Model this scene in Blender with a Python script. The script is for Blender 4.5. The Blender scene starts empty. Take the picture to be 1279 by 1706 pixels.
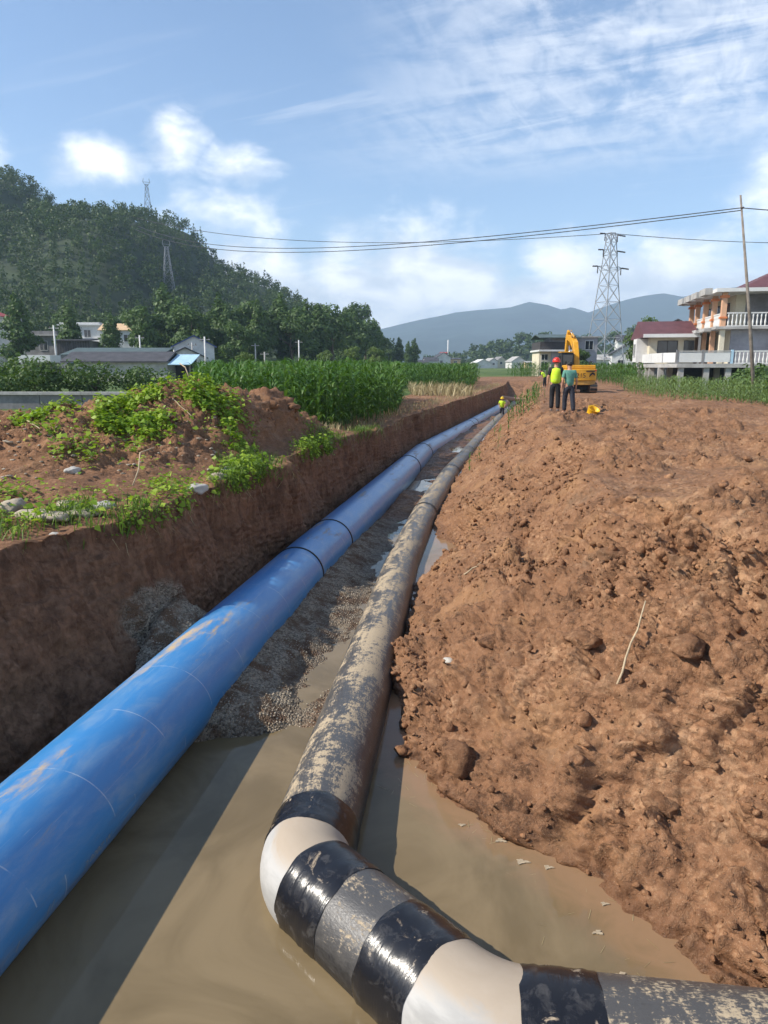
import bpy, bmesh, math, random
import numpy as np
from mathutils import Vector, Matrix
PI = math.pi
R = math.radians
random.seed(7)
rng = np.random.default_rng(11)
S = bpy.context.scene
C = S.collection

# ------------------------------------------------------------------ camera
cam_d = bpy.data.cameras.new('camera'); cam = bpy.data.objects.new('camera', cam_d); C.objects.link(cam)
cam_d.sensor_fit = 'VERTICAL'; cam_d.sensor_height = 36.0
cam_d.lens = 36.0 * 1183.0 / 1706.0
cam_d.clip_start = 0.05; cam_d.clip_end = 20000
cam.location = (0, 0, 1.7)
cam.rotation_euler = (R(90) - math.atan(241 / 1183.0), 0, 0)
S.camera = cam
S.cycles.max_bounces = 5; S.cycles.diffuse_bounces = 2; S.cycles.glossy_bounces = 2; S.cycles.transmission_bounces = 2; S.cycles.volume_bounces = 0
S.cycles.use_adaptive_sampling = True; S.cycles.adaptive_threshold = 0.02; S.cycles.use_denoising = True

# ------------------------------------------------------------------ light
SUN = Vector((-0.74, -0.16, 0.66)).normalized()          # towards the sun
sun_el = math.asin(SUN.z)
sd = bpy.data.lights.new('sun', 'SUN'); sd.energy = 5.0; sd.angle = R(0.55); sd.color = (1.0, 0.93, 0.82)
so = bpy.data.objects.new('sun', sd); C.objects.link(so)
so.rotation_euler = (-SUN).to_track_quat('-Z', 'Y').to_euler(); so.location = (-20, -5, 30)

S.view_settings.view_transform = 'Standard'; S.view_settings.look = 'None'
S.view_settings.exposure = 0.5; S.view_settings.gamma = 1.0
S.view_settings.use_curve_mapping = False

# ------------------------------------------------------------------ node helpers
class NT:
    def __init__(self, tree): self.t = tree; self.n = tree.nodes; self.l = tree.links
    def new(self, typ, **kw):
        n = self.n.new(typ)
        for k, v in kw.items():
            if k.startswith('i_'): n.inputs[k[2:].replace('_', ' ')].default_value = v
            else: setattr(n, k, v)
        return n
    def put(self, sock, v):
        if isinstance(v, (int, float, tuple, list)):
            if isinstance(v, (tuple, list)) and sock.type == 'RGBA' and len(v) == 3: v = tuple(v) + (1,)
            sock.default_value = v
        else: self.l.new(v, sock)
    def math(self, op, a, b=None, c=None, clamp=False):
        n = self.n.new('ShaderNodeMath'); n.operation = op; n.use_clamp = clamp
        self.put(n.inputs[0], a)
        if b is not None: self.put(n.inputs[1], b)
        if c is not None: self.put(n.inputs[2], c)
        return n.outputs[0]
    def vmath(self, op, a, b=None):
        n = self.n.new('ShaderNodeVectorMath'); n.operation = op
        self.put(n.inputs[0], a)
        if b is not None: self.put(n.inputs[1], b)
        return n.outputs[0]
    def mix(self, f, a, b, blend='MIX'):
        n = self.n.new('ShaderNodeMix'); n.data_type = 'RGBA'; n.blend_type = blend
        self.put(n.inputs[0], f); self.put(n.inputs[6], a); self.put(n.inputs[7], b)
        return n.outputs[2]
    def ramp(self, f, lo, hi, smooth=True):
        n = self.n.new('ShaderNodeMapRange'); n.interpolation_type = 'SMOOTHSTEP' if smooth else 'LINEAR'
        self.put(n.inputs[0], f); self.put(n.inputs[1], lo); self.put(n.inputs[2], hi)
        return n.outputs[0]
    def noise(self, vec, scale, detail=4, rough=0.55, dist=0.0, typ=None):
        n = self.n.new('ShaderNodeTexNoise')
        if typ: n.noise_type = typ
        if vec is not None: self.l.new(vec, n.inputs['Vector'])
        n.inputs['Scale'].default_value = scale; n.inputs['Detail'].default_value = detail
        n.inputs['Roughness'].default_value = rough; n.inputs['Distortion'].default_value = dist
        return n.outputs[0]
    def voro(self, vec, scale, feat='F1', out=0):
        n = self.n.new('ShaderNodeTexVoronoi'); n.feature = feat
        if vec is not None: self.l.new(vec, n.inputs['Vector'])
        n.inputs['Scale'].default_value = scale
        return n.outputs[out]
    def xyz(self, x, y, z):
        n = self.n.new('ShaderNodeCombineXYZ')
        for i, v in enumerate((x, y, z)): self.put(n.inputs[i], v)
        return n.outputs[0]
    def sep(self, v):
        n = self.n.new('ShaderNodeSeparateXYZ'); self.l.new(v, n.inputs[0]); return n.outputs
    def attr(self, name):
        n = self.n.new('ShaderNodeAttribute'); n.attribute_name = name; return n.outputs
    def bump(self, h, strength=0.5, dist=0.02, nrm=None):
        n = self.n.new('ShaderNodeBump'); n.inputs['Strength'].default_value = strength
        n.inputs['Distance'].default_value = dist; self.put(n.inputs['Height'], h)
        if nrm is not None: self.l.new(nrm, n.inputs['Normal'])
        return n.outputs[0]

# ------------------------------------------------------------------ world sky with clouds
W = bpy.data.worlds.new('World'); S.world = W; W.use_nodes = True
w = NT(W.node_tree); w.n.clear()
sky = w.new('ShaderNodeTexSky', sky_type='NISHITA', sun_disc=False)
sky.sun_elevation = sun_el; sky.sun_rotation = math.atan2(SUN.x, SUN.y)
sky.air_density = 1.0; sky.dust_density = 0.2; sky.ozone_density = 2.2; sky.altitude = 400
d = w.sep(w.new('ShaderNodeTexCoord').outputs['Generated'])
az = w.math('MULTIPLY', w.math('ARCTAN2', d[0], d[1]), 57.29578)
el = w.math('MULTIPLY', w.math('ARCSINE', d[2]), 57.29578)
# thin cirrus: noise on a plane high above, drawn out along one direction
den = w.math('ADD', w.math('MAXIMUM', d[2], 0.0), 0.10)
px = w.math('DIVIDE', d[0], den); py = w.math('DIVIDE', d[1], den)
pl = w.xyz(px, py, 0.0)
rot = w.new('ShaderNodeVectorRotate', rotation_type='Z_AXIS'); w.l.new(pl, rot.inputs['Vector']); rot.inputs['Angle'].default_value = R(24)
streak = w.vmath('MULTIPLY', rot.outputs[0], (0.55, 1.5, 1.0))
big = w.noise(w.vmath('ADD', pl, (3.1, 7.3, 0.0)), 0.55, 3, 0.5, 0.4)
fine = w.noise(streak, 3.2, 5, 0.66, 0.7)
rip = w.noise(w.vmath('MULTIPLY', rot.outputs[0], (5.0, 2.2, 1.0)), 2.6, 5, 0.6, 0.5)
side = w.ramp(w.math('ADD', px, w.math('MULTIPLY', py, 0.18)), -0.5, 1.1)
cov = w.math('ADD', w.math('MULTIPLY', big, 0.85), w.math('MULTIPLY', side, 0.42))
cir = w.math('MULTIPLY', w.ramp(cov, 0.52, 0.92), w.ramp(w.math('ADD', w.math('MULTIPLY', fine, 0.62), w.math('MULTIPLY', rip, 0.38)), 0.36, 0.66))
cir = w.math('MULTIPLY', cir, w.ramp(el, 12.0, 18.0))
cir = w.math('MULTIPLY', cir, 0.80)
wisp = w.math('MULTIPLY', w.ramp(w.noise(w.vmath('MULTIPLY', rot.outputs[0], (0.35, 2.4, 1.0)), 1.4, 4, 0.6, 0.6), 0.56, 0.78), 0.45)
cir = w.math('MAXIMUM', cir, w.math('MULTIPLY', wisp, w.ramp(el, 6.0, 13.0)))
# heaped clouds low in the sky
ae = w.xyz(w.math('MULTIPLY', az, 0.10), w.math('MULTIPLY', el, 0.17), 0.0)
cn = w.noise(w.vmath('ADD', ae, (2.4, 0.0, 0.0)), 2.3, 6, 0.58, 0.25)
cn2 = w.noise(w.vmath('ADD', ae, (5.7, 3.0, 0.0)), 0.8, 4, 0.5, 0.2)
def blob(a0, e0, ra, re):
    x = w.math('DIVIDE', w.math('SUBTRACT', az, a0), ra); y = w.math('DIVIDE', w.math('SUBTRACT', el, e0), re)
    r2 = w.math('ADD', w.math('MULTIPLY', x, x), w.math('MULTIPLY', y, y))
    return w.math('SUBTRACT', 1.0, w.math('SQRT', r2))
bank = w.math('MULTIPLY', w.math('SUBTRACT', w.math('ADD', 11.2, w.math('MULTIPLY', w.math('SUBTRACT', cn2, 0.5), 13.0)), el), 0.22)
fld = bank
for b in ((-15.4, 15.6, 2.6, 2.5), (-20.5, 13.8, 4.4, 1.9), (-10.8, 14.2, 3.4, 1.5), (31.0, 12.0, 6.5, 5.2), (14.0, 6.6, 6.0, 3.2), (24.0, 5.0, 8.0, 3.2), (-33.0, 14.0, 9.0, 2.0)):
    fld = w.math('MAXIMUM', fld, blob(*b))
cum = w.ramp(w.math('ADD', fld, w.math('MULTIPLY', w.math('SUBTRACT', cn, 0.5), 2.1)), -0.12, 0.95)
cum = w.math('MULTIPLY', cum, 0.95)
shade = w.ramp(w.noise(w.vmath('ADD', ae, (2.4, 0.12, 0.0)), 2.3, 4, 0.55, 0.25), 0.30, 0.68)
ccol = w.mix(shade, (0.68, 0.74, 0.82, 1), (1.25, 1.24, 1.22, 1))
skyc = w.mix(1.0, sky.outputs[0], (0.136, 0.136, 0.136, 1), 'MULTIPLY')
col = w.mix(cir, skyc, (0.84, 0.87, 0.92, 1))
col = w.mix(cum, col, ccol)
bg = w.new('ShaderNodeBackground'); w.l.new(col, bg.inputs[0]); bg.inputs[1].default_value = 1.0
wo = w.new('ShaderNodeOutputWorld'); w.l.new(bg.outputs[0], wo.inputs[0])

# ------------------------------------------------------------------ numpy noise
_perm = np.random.default_rng(3).permutation(512).astype(np.int64)
_grad = np.random.default_rng(4).normal(size=(512, 3)); _grad /= np.linalg.norm(_grad, axis=1)[:, None]
def _h(i, j, k): return _perm[(_perm[(_perm[i & 511] + j) & 511] + k) & 511]
def perlin(P):
    P = np.asarray(P, float); i = np.floor(P).astype(np.int64); f = P - i; u = f * f * f * (f * (f * 6 - 15) + 10)
    out = 0
    for a in (0, 1):
        for b in (0, 1):
            for c in (0, 1):
                g = _grad[_h(i[..., 0] + a, i[..., 1] + b, i[..., 2] + c)]
                dd = g[..., 0] * (f[..., 0] - a) + g[..., 1] * (f[..., 1] - b) + g[..., 2] * (f[..., 2] - c)
                wgt = (u[..., 0] if a else 1 - u[..., 0]) * (u[..., 1] if b else 1 - u[..., 1]) * (u[..., 2] if c else 1 - u[..., 2])
                out = out + wgt * dd
    return out * 1.6
_cell = np.random.default_rng(5).random((512, 3))
def worley(P):
    P = np.asarray(P, float); i = np.floor(P).astype(np.int64); best = np.full(P.shape[0], 9.0); bid = np.zeros(P.shape[0], np.int64)
    for a in (-1, 0, 1):
        for b in (-1, 0, 1):
            for c in (-1, 0, 1):
                k = _h(i[:, 0] + a, i[:, 1] + b, i[:, 2] + c)
                q = i + np.array((a, b, c)) + _cell[k] - P
                dd = (q * q).sum(1); m = dd < best
                best = np.where(m, dd, best); bid = np.where(m, k, bid)
    return np.sqrt(best), _cell[bid][:, 0]
def sstep(x, a, b):
    t = np.clip((np.asarray(x, float) - a) / (b - a), 0, 1); return t * t * (3 - 2 * t)

# ------------------------------------------------------------------ object helpers
def tag(o, label=None, cat=None, group=None, kind=None):
    if label: o['label'] = label
    if cat: o['category'] = cat
    if group: o['group'] = group
    if kind: o['kind'] = kind
    return o
def empty(name, loc=(0, 0, 0), rz=0.0, label=None, cat=None, group=None):
    o = bpy.data.objects.new(name, None); C.objects.link(o); o.location = loc; o.rotation_euler = (0, 0, rz)
    o.empty_display_size = 0.2
    return tag(o, label, cat, group)
def np_mesh(name, V, F, mat=None, smooth=False, attrs=None, uv=None):
    me = bpy.data.meshes.new(name); V = np.asarray(V, np.float32); F = np.asarray(F, np.int32)
    n = F.shape[1]
    me.vertices.add(len(V)); me.vertices.foreach_set('co', V.ravel())
    me.loops.add(F.size); me.loops.foreach_set('vertex_index', F.ravel())
    me.polygons.add(len(F)); me.polygons.foreach_set('loop_start', np.arange(0, F.size, n, dtype=np.int32))
    me.polygons.foreach_set('loop_total', np.full(len(F), n, np.int32))
    if smooth: me.polygons.foreach_set('use_smooth', np.ones(len(F), bool))
    if attrs:
        for k, a in attrs.items():
            a = np.asarray(a, np.float32)
            if a.ndim == 1:
                at = me.attributes.new(k, 'FLOAT', 'POINT'); at.data.foreach_set('value', a)
            else:
                at = me.attributes.new(k, 'FLOAT_COLOR', 'POINT'); at.data.foreach_set('color', a.ravel())
    if uv is not None:
        l = me.uv_layers.new(name='UVMap'); l.data.foreach_set('uv', np.asarray(uv, np.float32).ravel())
    me.update(calc_edges=True)
    if mat: me.materials.append(mat)
    return me
def link(name, me, parent=None, loc=None):
    o = bpy.data.objects.new(name, me); C.objects.link(o)
    if parent: o.parent = parent
    if loc: o.location = loc
    return o
def copy_tree(o, parent=None):
    c = o.copy(); C.objects.link(c); c.parent = parent
    for ch in list(o.children): copy_tree(ch, c)
    return c

class MB:
    """collects simple solids; build() links them as one mesh object"""
    def __init__(self): self.v = []; self.f = []; self.sm = []
    def add(self, vs, fs, smooth=False):
        b = len(self.v); self.v += [tuple(x) for x in vs]
        for f in fs: self.f.append(tuple(i + b for i in f)); self.sm.append(smooth)
        return self
    def box(self, c, s, rz=0.0, rx=0.0, ry=0.0):
        m = Matrix.Rotation(rz, 3, 'Z') @ Matrix.Rotation(ry, 3, 'Y') @ Matrix.Rotation(rx, 3, 'X'); c = Vector(c)
        vs = [c + m @ Vector((sx * s[0] / 2, sy * s[1] / 2, sz * s[2] / 2)) for sz in (-1, 1) for sy in (-1, 1) for sx in (-1, 1)]
        return self.add(vs, [(0, 2, 3, 1), (4, 5, 7, 6), (0, 1, 5, 4), (2, 6, 7, 3), (0, 4, 6, 2), (1, 3, 7, 5)])
    def b2(self, x0, x1, y0, y1, z0, z1): return self.box(((x0 + x1) / 2, (y0 + y1) / 2, (z0 + z1) / 2), (x1 - x0, y1 - y0, z1 - z0))
    def beam(self, a, b, w, h=None):
        a = Vector(a); b = Vector(b); h = h or w; dd = (b - a).normalized()
        up = Vector((0, 0, 1)) if abs(dd.z) < 0.95 else Vector((0, 1, 0))
        s = dd.cross(up).normalized(); u = s.cross(dd)
        vs = [p + s * (i * w / 2) + u * (j * h / 2) for p in (a, b) for i, j in ((-1, -1), (1, -1), (1, 1), (-1, 1))]
        return self.add(vs, [(0, 3, 2, 1), (4, 5, 6, 7), (0, 1, 5, 4), (1, 2, 6, 5), (2, 3, 7, 6), (3, 0, 4, 7)])
    def tube(self, pts, rad, n=10, cap=True, smooth=True):
        pts = [Vector(p) for p in pts]; rad = rad if isinstance(rad, (list, tuple)) else [rad] * len(pts)
        vs = []; fs = []; ref = None
        for i, p in enumerate(pts):
            dd = (pts[min(i + 1, len(pts) - 1)] - pts[max(i - 1, 0)]).normalized()
            if ref is None: ref = Vector((0, 0, 1)) if abs(dd.z) < 0.9 else Vector((1, 0, 0))
            s = dd.cross(ref).normalized(); u = s.cross(dd).normalized(); ref = u
            for k in range(n):
                a = 2 * PI * k / n; vs.append(p + (s * math.cos(a) + u * math.sin(a)) * rad[i])
        for i in range(len(pts) - 1):
            for k in range(n):
                fs.append((i * n + k, i * n + (k + 1) % n, (i + 1) * n + (k + 1) % n, (i + 1) * n + k))
        self.add(vs, fs, smooth)
        if cap:
            b = len(self.v) - len(vs)
            self.f.append(tuple(b + k for k in reversed(range(n)))); self.sm.append(False)
            self.f.append(tuple(b + (len(pts) - 1) * n + k for k in range(n))); self.sm.append(False)
        return self
    def prism(self, poly, x0, x1, axis='x'):
        """poly in the plane across the axis; axis x: (y,z), y: (x,z), z: (x,y)"""
        n = len(poly)
        def mk(a, b, t): return {'x': (t, a, b), 'y': (a, t, b), 'z': (a, b, t)}[axis]
        vs = [mk(a, b, x0) for a, b in poly] + [mk(a, b, x1) for a, b in poly]
        fs = [tuple(reversed(range(n))), tuple(range(n, 2 * n))] + [(k, (k + 1) % n, n + (k + 1) % n, n + k) for k in range(n)]
        return self.add(vs, fs)
    def lathe(self, prof, n=16, c=(0, 0, 0), smooth=True):
        c = Vector(c); vs = []; fs = []
        for r, z in prof:
            for k in range(n): a = 2 * PI * k / n; vs.append(c + Vector((r * math.cos(a), r * math.sin(a), z)))
        for i in range(len(prof) - 1):
            for k in range(n): fs.append((i * n + k, i * n + (k + 1) % n, (i + 1) * n + (k + 1) % n, (i + 1) * n + k))
        return self.add(vs, fs, smooth)
    def mesh(self, name, mat, bevel=0.0):
        me = bpy.data.meshes.new(name); me.from_pydata(self.v, [], self.f)
        me.polygons.foreach_set('use_smooth', self.sm)
        if mat: me.materials.append(mat)
        bm = bmesh.new(); bm.from_mesh(me); bmesh.ops.recalc_face_normals(bm, faces=bm.faces)
        if bevel: bmesh.ops.bevel(bm, geom=[e for e in bm.edges], offset=bevel, segments=1, affect='EDGES', clamp_overlap=True)
        bm.to_mesh(me); bm.free(); me.update()
        return me
    def build(self, name, mat, parent=None, bevel=0.0, loc=None): return link(name, self.mesh(name, mat, bevel), parent, loc)

# ------------------------------------------------------------------ materials
def new_mat(name):
    m = bpy.data.materials.new(name); m.use_nodes = True; t = NT(m.node_tree); p = m.node_tree.nodes['Principled BSDF']
    return m, t, p
def plain(name, col, rough=0.6, var=0.25, scale=3.0, metal=0.0, spec=0.4, bump=0.0, bscale=30.0):
    m, t, p = new_mat(name); tc = t.new('ShaderNodeTexCoord').outputs['Object']
    n = t.noise(tc, scale, 6, 0.6); n2 = t.noise(tc, scale * 7, 3, 0.6)
    f = t.math('ADD', t.math('MULTIPLY', n, 0.7), t.math('MULTIPLY', n2, 0.3))
    lo = tuple(c * (1 - var) for c in col); hi = tuple(min(1, c * (1 + var)) for c in col)
    t.l.new(t.mix(t.ramp(f, 0.3, 0.7), lo + (1,), hi + (1,)), p.inputs['Base Color'])
    p.inputs['Roughness'].default_value = rough; p.inputs['Metallic'].default_value = metal
    p.inputs['Specular IOR Level'].default_value = spec
    if bump: t.l.new(t.bump(t.noise(tc, bscale, 4, 0.6), bump, 0.02), p.inputs['Normal'])
    return m
def leaf_mat(name, lo, hi, trans=0.3, rough=0.55):
    """leaf colour varied by a per-leaf tint stored on the mesh"""
    m, t, p = new_mat(name)
    tint = t.attr('tint')[2]
    geo = t.new('ShaderNodeNewGeometry').outputs['Position']
    n = t.noise(geo, 0.35, 3, 0.5)
    f = t.math('ADD', t.math('MULTIPLY', tint, 0.75), t.math('MULTIPLY', t.math('SUBTRACT', n, 0.25), 0.5), clamp=True)
    c = t.mix(f, lo + (1,), hi + (1,))
    t.l.new(c, p.inputs['Base Color']); p.inputs['Roughness'].default_value = rough; p.inputs['Specular IOR Level'].default_value = 0.25
    if trans:
        tr = t.new('ShaderNodeBsdfTranslucent'); t.l.new(t.mix(1.0, c, (1.0, 1.1, 0.45, 1), 'MULTIPLY'), tr.inputs[0])
        mx = t.new('ShaderNodeMixShader'); mx.inputs[0].default_value = trans
        t.l.new(p.outputs[0], mx.inputs[1]); t.l.new(tr.outputs[0], mx.inputs[2])
        t.l.new(mx.outputs[0], m.node_tree.nodes['Material Output'].inputs[0])
    return m
M = {}
M['leaf_hill'] = leaf_mat('leaf_hill', (0.013, 0.032, 0.008), (0.092, 0.145, 0.034), 0.2)
M['leaf_tree'] = leaf_mat('leaf_tree', (0.036, 0.072, 0.018), (0.110, 0.175, 0.050), 0.25)
M['leaf_light'] = leaf_mat('leaf_light', (0.06, 0.11, 0.02), (0.16, 0.22, 0.05), 0.25)
M['corn'] = leaf_mat('corn', (0.035, 0.10, 0.014), (0.12, 0.22, 0.045), 0.3, 0.45)
M['corn_pale'] = leaf_mat('corn_pale', (0.07, 0.14, 0.03), (0.24, 0.32, 0.12), 0.3, 0.45)
M['vine'] = leaf_mat('vine', (0.11, 0.22, 0.016), (0.36, 0.47, 0.05), 0.35, 0.5)
M['weed'] = leaf_mat('weed', (0.05, 0.11, 0.015), (0.17, 0.26, 0.05), 0.3)
M['straw'] = leaf_mat('straw', (0.24, 0.18, 0.09), (0.50, 0.42, 0.24), 0.15)
M['bark'] = plain('bark', (0.09, 0.065, 0.045), 0.9, 0.4, 4, bump=0.4)
M['concrete'] = plain('concrete', (0.36, 0.35, 0.33), 0.85, 0.25, 1.2, bump=0.2)
M['concrete_dark'] = plain('concrete_dark', (0.20, 0.195, 0.195), 0.85, 0.3, 0.9, bump=0.2)
M['render_grey'] = plain('render_grey', (0.30, 0.30, 0.32), 0.85, 0.22, 0.5)
M['white_wall'] = plain('white_wall', (0.60, 0.595, 0.575), 0.8, 0.18, 0.6)
M['cream_wall'] = plain('cream_wall', (0.62, 0.56, 0.42), 0.8, 0.12, 0.8)
M['white_paint'] = plain('white_paint', (0.62, 0.62, 0.60), 0.6, 0.08, 1.0)
M['tan_wall'] = plain('tan_wall', (0.55, 0.38, 0.22), 0.8, 0.2, 0.8)
M['orange_paint'] = plain('orange_paint', (0.62, 0.20, 0.07), 0.6, 0.15, 2)
M['peach_paint'] = plain('peach_paint', (0.62, 0.36, 0.22), 0.65, 0.12, 2)
M['maroon_roof'] = plain('maroon_roof', (0.115, 0.045, 0.050), 0.65, 0.25, 1.5)
M['red_roof'] = plain('red_roof', (0.42, 0.06, 0.05), 0.6, 0.2, 1.5)
M['dark_roof'] = plain('dark_roof', (0.055, 0.055, 0.062), 0.75, 0.35, 1.2)
M['green_roof'] = plain('green_roof', (0.07, 0.10, 0.10), 0.7, 0.3, 1.2)
M['blue_roof'] = plain('blue_roof', (0.05, 0.09, 0.25), 0.45, 0.15, 1.2)
M['light_blue_roof'] = plain('light_blue_roof', (0.38, 0.56, 0.68), 0.45, 0.12, 1.2)
M['glass'] = plain('glass', (0.022, 0.026, 0.03), 0.12, 0.2, 2, spec=0.6)
M['shutter_dark'] = plain('shutter_dark', (0.05, 0.045, 0.045), 0.7, 0.3, 2)
M['void'] = plain('void', (0.035, 0.035, 0.035), 0.9, 0.2, 2)
M['galv'] = plain('galv', (0.27, 0.28, 0.30), 0.6, 0.15, 2)
M['insul'] = plain('insul', (0.06, 0.045, 0.04), 0.4, 0.2, 4)
M['wood_pole'] = plain('wood_pole', (0.20, 0.17, 0.14), 0.85, 0.35, 3)
M['cable'] = plain('cable', (0.03, 0.03, 0.032), 0.6, 0.2, 2)
M['yellow'] = plain('yellow', (0.62, 0.30, 0.018), 0.45, 0.15, 2.5)
M['yellow_dirty'] = plain('yellow_dirty', (0.45, 0.24, 0.05), 0.6, 0.35, 3)
M['black_metal'] = plain('black_metal', (0.018, 0.018, 0.018), 0.6, 0.3, 4)
M['rust_metal'] = plain('rust_metal', (0.16, 0.10, 0.065), 0.75, 0.35, 4)
M['chrome'] = plain('chrome', (0.7, 0.7, 0.7), 0.2, 0.05, 4, metal=1.0)
M['lamp_red'] = plain('lamp_red', (0.5, 0.03, 0.02), 0.4, 0.1, 4)
M['hivis'] = plain('hivis', (0.55, 0.78, 0.03), 0.7, 0.12, 8)
M['reflect'] = plain('reflect', (0.62, 0.63, 0.60), 0.35, 0.1, 8)
M['helmet_red'] = plain('helmet_red', (0.62, 0.035, 0.02), 0.35, 0.1, 8)
M['helmet_yellow'] = plain('helmet_yellow', (0.75, 0.50, 0.02), 0.35, 0.1, 8)
M['cloth_black'] = plain('cloth_black', (0.014, 0.014, 0.017), 0.85, 0.3, 12)
M['cloth_navy'] = plain('cloth_navy', (0.020, 0.023, 0.034), 0.85, 0.3, 12)
M['cloth_green'] = plain('cloth_green', (0.10, 0.26, 0.20), 0.85, 0.18, 12)
M['skin'] = plain('skin', (0.42, 0.22, 0.14), 0.55, 0.1, 12)
M['hair'] = plain('hair', (0.012, 0.011, 0.010), 0.6, 0.3, 30)
M['shoe'] = plain('shoe', (0.12, 0.10, 0.09), 0.7, 0.4, 14)
M['stone'] = plain('stone', (0.33, 0.28, 0.21), 0.8, 0.25, 9, bump=0.4, bscale=40)
M['stone_pale'] = plain('stone_pale', (0.40, 0.38, 0.34), 0.75, 0.15, 9, bump=0.3, bscale=40)
M['stick'] = plain('stick', (0.42, 0.33, 0.21), 0.8, 0.3, 12)
M['plastic_yellow'] = plain('plastic_yellow', (0.75, 0.42, 0.01), 0.45, 0.12, 8)
M['gravel_stone'] = leaf_mat('gravel_stone', (0.15, 0.12, 0.085), (0.50, 0.43, 0.33), 0.0, 0.9)
M['print_white'] = plain('print_white', (0.34, 0.37, 0.40), 0.6, 0.2, 20)

# soil of the whole ground sheet
def make_ground_mat(name, with_zone=True):
    m, t, p = new_mat(name)
    pos = t.new('ShaderNodeNewGeometry').outputs['Position']
    n1 = t.noise(pos, 0.55, 3, 0.6); n2 = t.noise(pos, 3.5, 4, 0.65, 0.4); n3 = t.noise(pos, 22.0, 4, 0.7); n4 = t.noise(pos, 110.0, 2, 0.7)
    f = t.math('ADD', t.math('MULTIPLY', n1, 0.30), t.math('ADD', t.math('MULTIPLY', n2, 0.36), t.math('MULTIPLY', n3, 0.34)))
    c = t.mix(t.ramp(f, 0.38, 0.50), (0.078, 0.038, 0.020, 1), (0.222, 0.112, 0.058, 1))
    c = t.mix(t.ramp(f, 0.51, 0.62), c, (0.350, 0.202, 0.112, 1))
    och = t.ramp(t.noise(t.vmath('ADD', pos, (9.0, 4.0, 1.0)), 0.9, 3, 0.6, 0.5), 0.52, 0.68)
    c = t.mix(t.math('MULTIPLY', och, 0.55), c, (0.33, 0.182, 0.090, 1))
    gry = t.ramp(t.noise(t.vmath('ADD', pos, (2.0, 14.0, 7.0)), 1.7, 4, 0.65, 0.4), 0.57, 0.70)
    c = t.mix(t.math('MULTIPLY', gry, 0.5), c, (0.170, 0.108, 0.066, 1))
    c = t.mix(t.math('MULTIPLY', t.ramp(n4, 0.56, 0.70), 0.45), c, (0.46, 0.33, 0.21, 1))
    grain = t.math('ADD', t.math('MULTIPLY', n3, 0.7), t.math('MULTIPLY', n4, 0.3))
    rough = 0.92
    if with_zone:
        zc = t.new('ShaderNodeSeparateColor'); t.l.new(t.attr('zone')[0], zc.inputs[0])
        gv, gr, dk = zc.outputs[0], zc.outputs[1], zc.outputs[2]
        # left cut: same soil, its shade painted in as darker tones, plus scrape streaks
        scr = t.noise(t.vmath('MULTIPLY', pos, (5.0, 5.0, 1.3)), 1.6, 5, 0.7, 0.5)
        dkc = t.mix(t.ramp(t.math('ADD', t.math('MULTIPLY', scr, .65), t.math('MULTIPLY', f, .35)), 0.38, 0.64), (0.080, 0.042, 0.026, 1), (0.260, 0.140, 0.082, 1))
        c = t.mix(t.math('MULTIPLY', dk, 0.85), c, dkc)
        # grey gravel
        vc = t.voro(pos, 48.0, 'F1', 1); vcs = t.new('ShaderNodeSeparateColor'); t.l.new(vc, vcs.inputs[0])
        gc = t.mix(vcs.outputs[0], (0.135, 0.108, 0.078, 1), (0.44, 0.37, 0.275, 1))
        gc = t.mix(t.ramp(n2, 0.44, 0.62), gc, (0.16, 0.098, 0.058, 1))
        gf = t.ramp(t.math('ADD', gv, t.math('MULTIPLY', t.math('SUBTRACT', n2, 0.5), 0.9)), 0.35, 0.65)
        c = t.mix(gf, c, gc)
        # green field
        fc = t.mix(t.ramp(t.noise(pos, 0.08, 5, 0.65), 0.35, 0.65), (0.045, 0.085, 0.020, 1), (0.115, 0.155, 0.045, 1))
        ff = t.ramp(t.math('ADD', gr, t.math('MULTIPLY', t.math('SUBTRACT', n1, 0.5), 0.8)), 0.35, 0.65)
        c = t.mix(ff, c, fc)
        # damp soil just above the water line
        z = t.sep(pos)[2]
        wet = t.math('SUBTRACT', 1.0, t.ramp(t.math('ADD', z, t.math('MULTIPLY', n2, -0.22)), -1.98, -1.80))
        c = t.mix(t.math('MULTIPLY', wet, 0.55), c, t.mix(1.0, c, (0.42, 0.36, 0.32, 1), 'MULTIPLY'))
        rr = t.math('SUBTRACT', 0.92, t.math('MULTIPLY', wet, 0.42)); t.l.new(rr, p.inputs['Roughness'])
        vd = t.voro(pos, 48.0, 'F1', 0)
        grain = t.math('ADD', t.math('MULTIPLY', grain, t.math('SUBTRACT', 1.0, gf)), t.math('MULTIPLY', t.math('MULTIPLY', vd, -1.2), gf))
    else: p.inputs['Roughness'].default_value = rough
    if not with_zone: c = t.mix(1.0, c, t.mix(t.attr('tint')[2], (.80, .78, .76, 1), (1.25, 1.22, 1.18, 1)), 'MULTIPLY')
    t.l.new(c, p.inputs['Base Color']); p.inputs['Specular IOR Level'].default_value = 0.22
    vw = t.vmath('ADD', pos, t.vmath('MULTIPLY', t.xyz(n2, n3, n4), (.12, .10, .04)))
    cr = t.voro(vw, 13.0)
    grain = t.math('SUBTRACT', grain, t.math('MULTIPLY', cr, t.math('ADD', .10, t.math('MULTIPLY', t.ramp(n1, .40, .60), .85))))
    b = t.bump(grain, 0.9, 0.032)
    t.l.new(b, p.inputs['Normal'])
    return m
M['ground'] = make_ground_mat('ground_soil'); M['clod'] = make_ground_mat('soil_clod', False)

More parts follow.
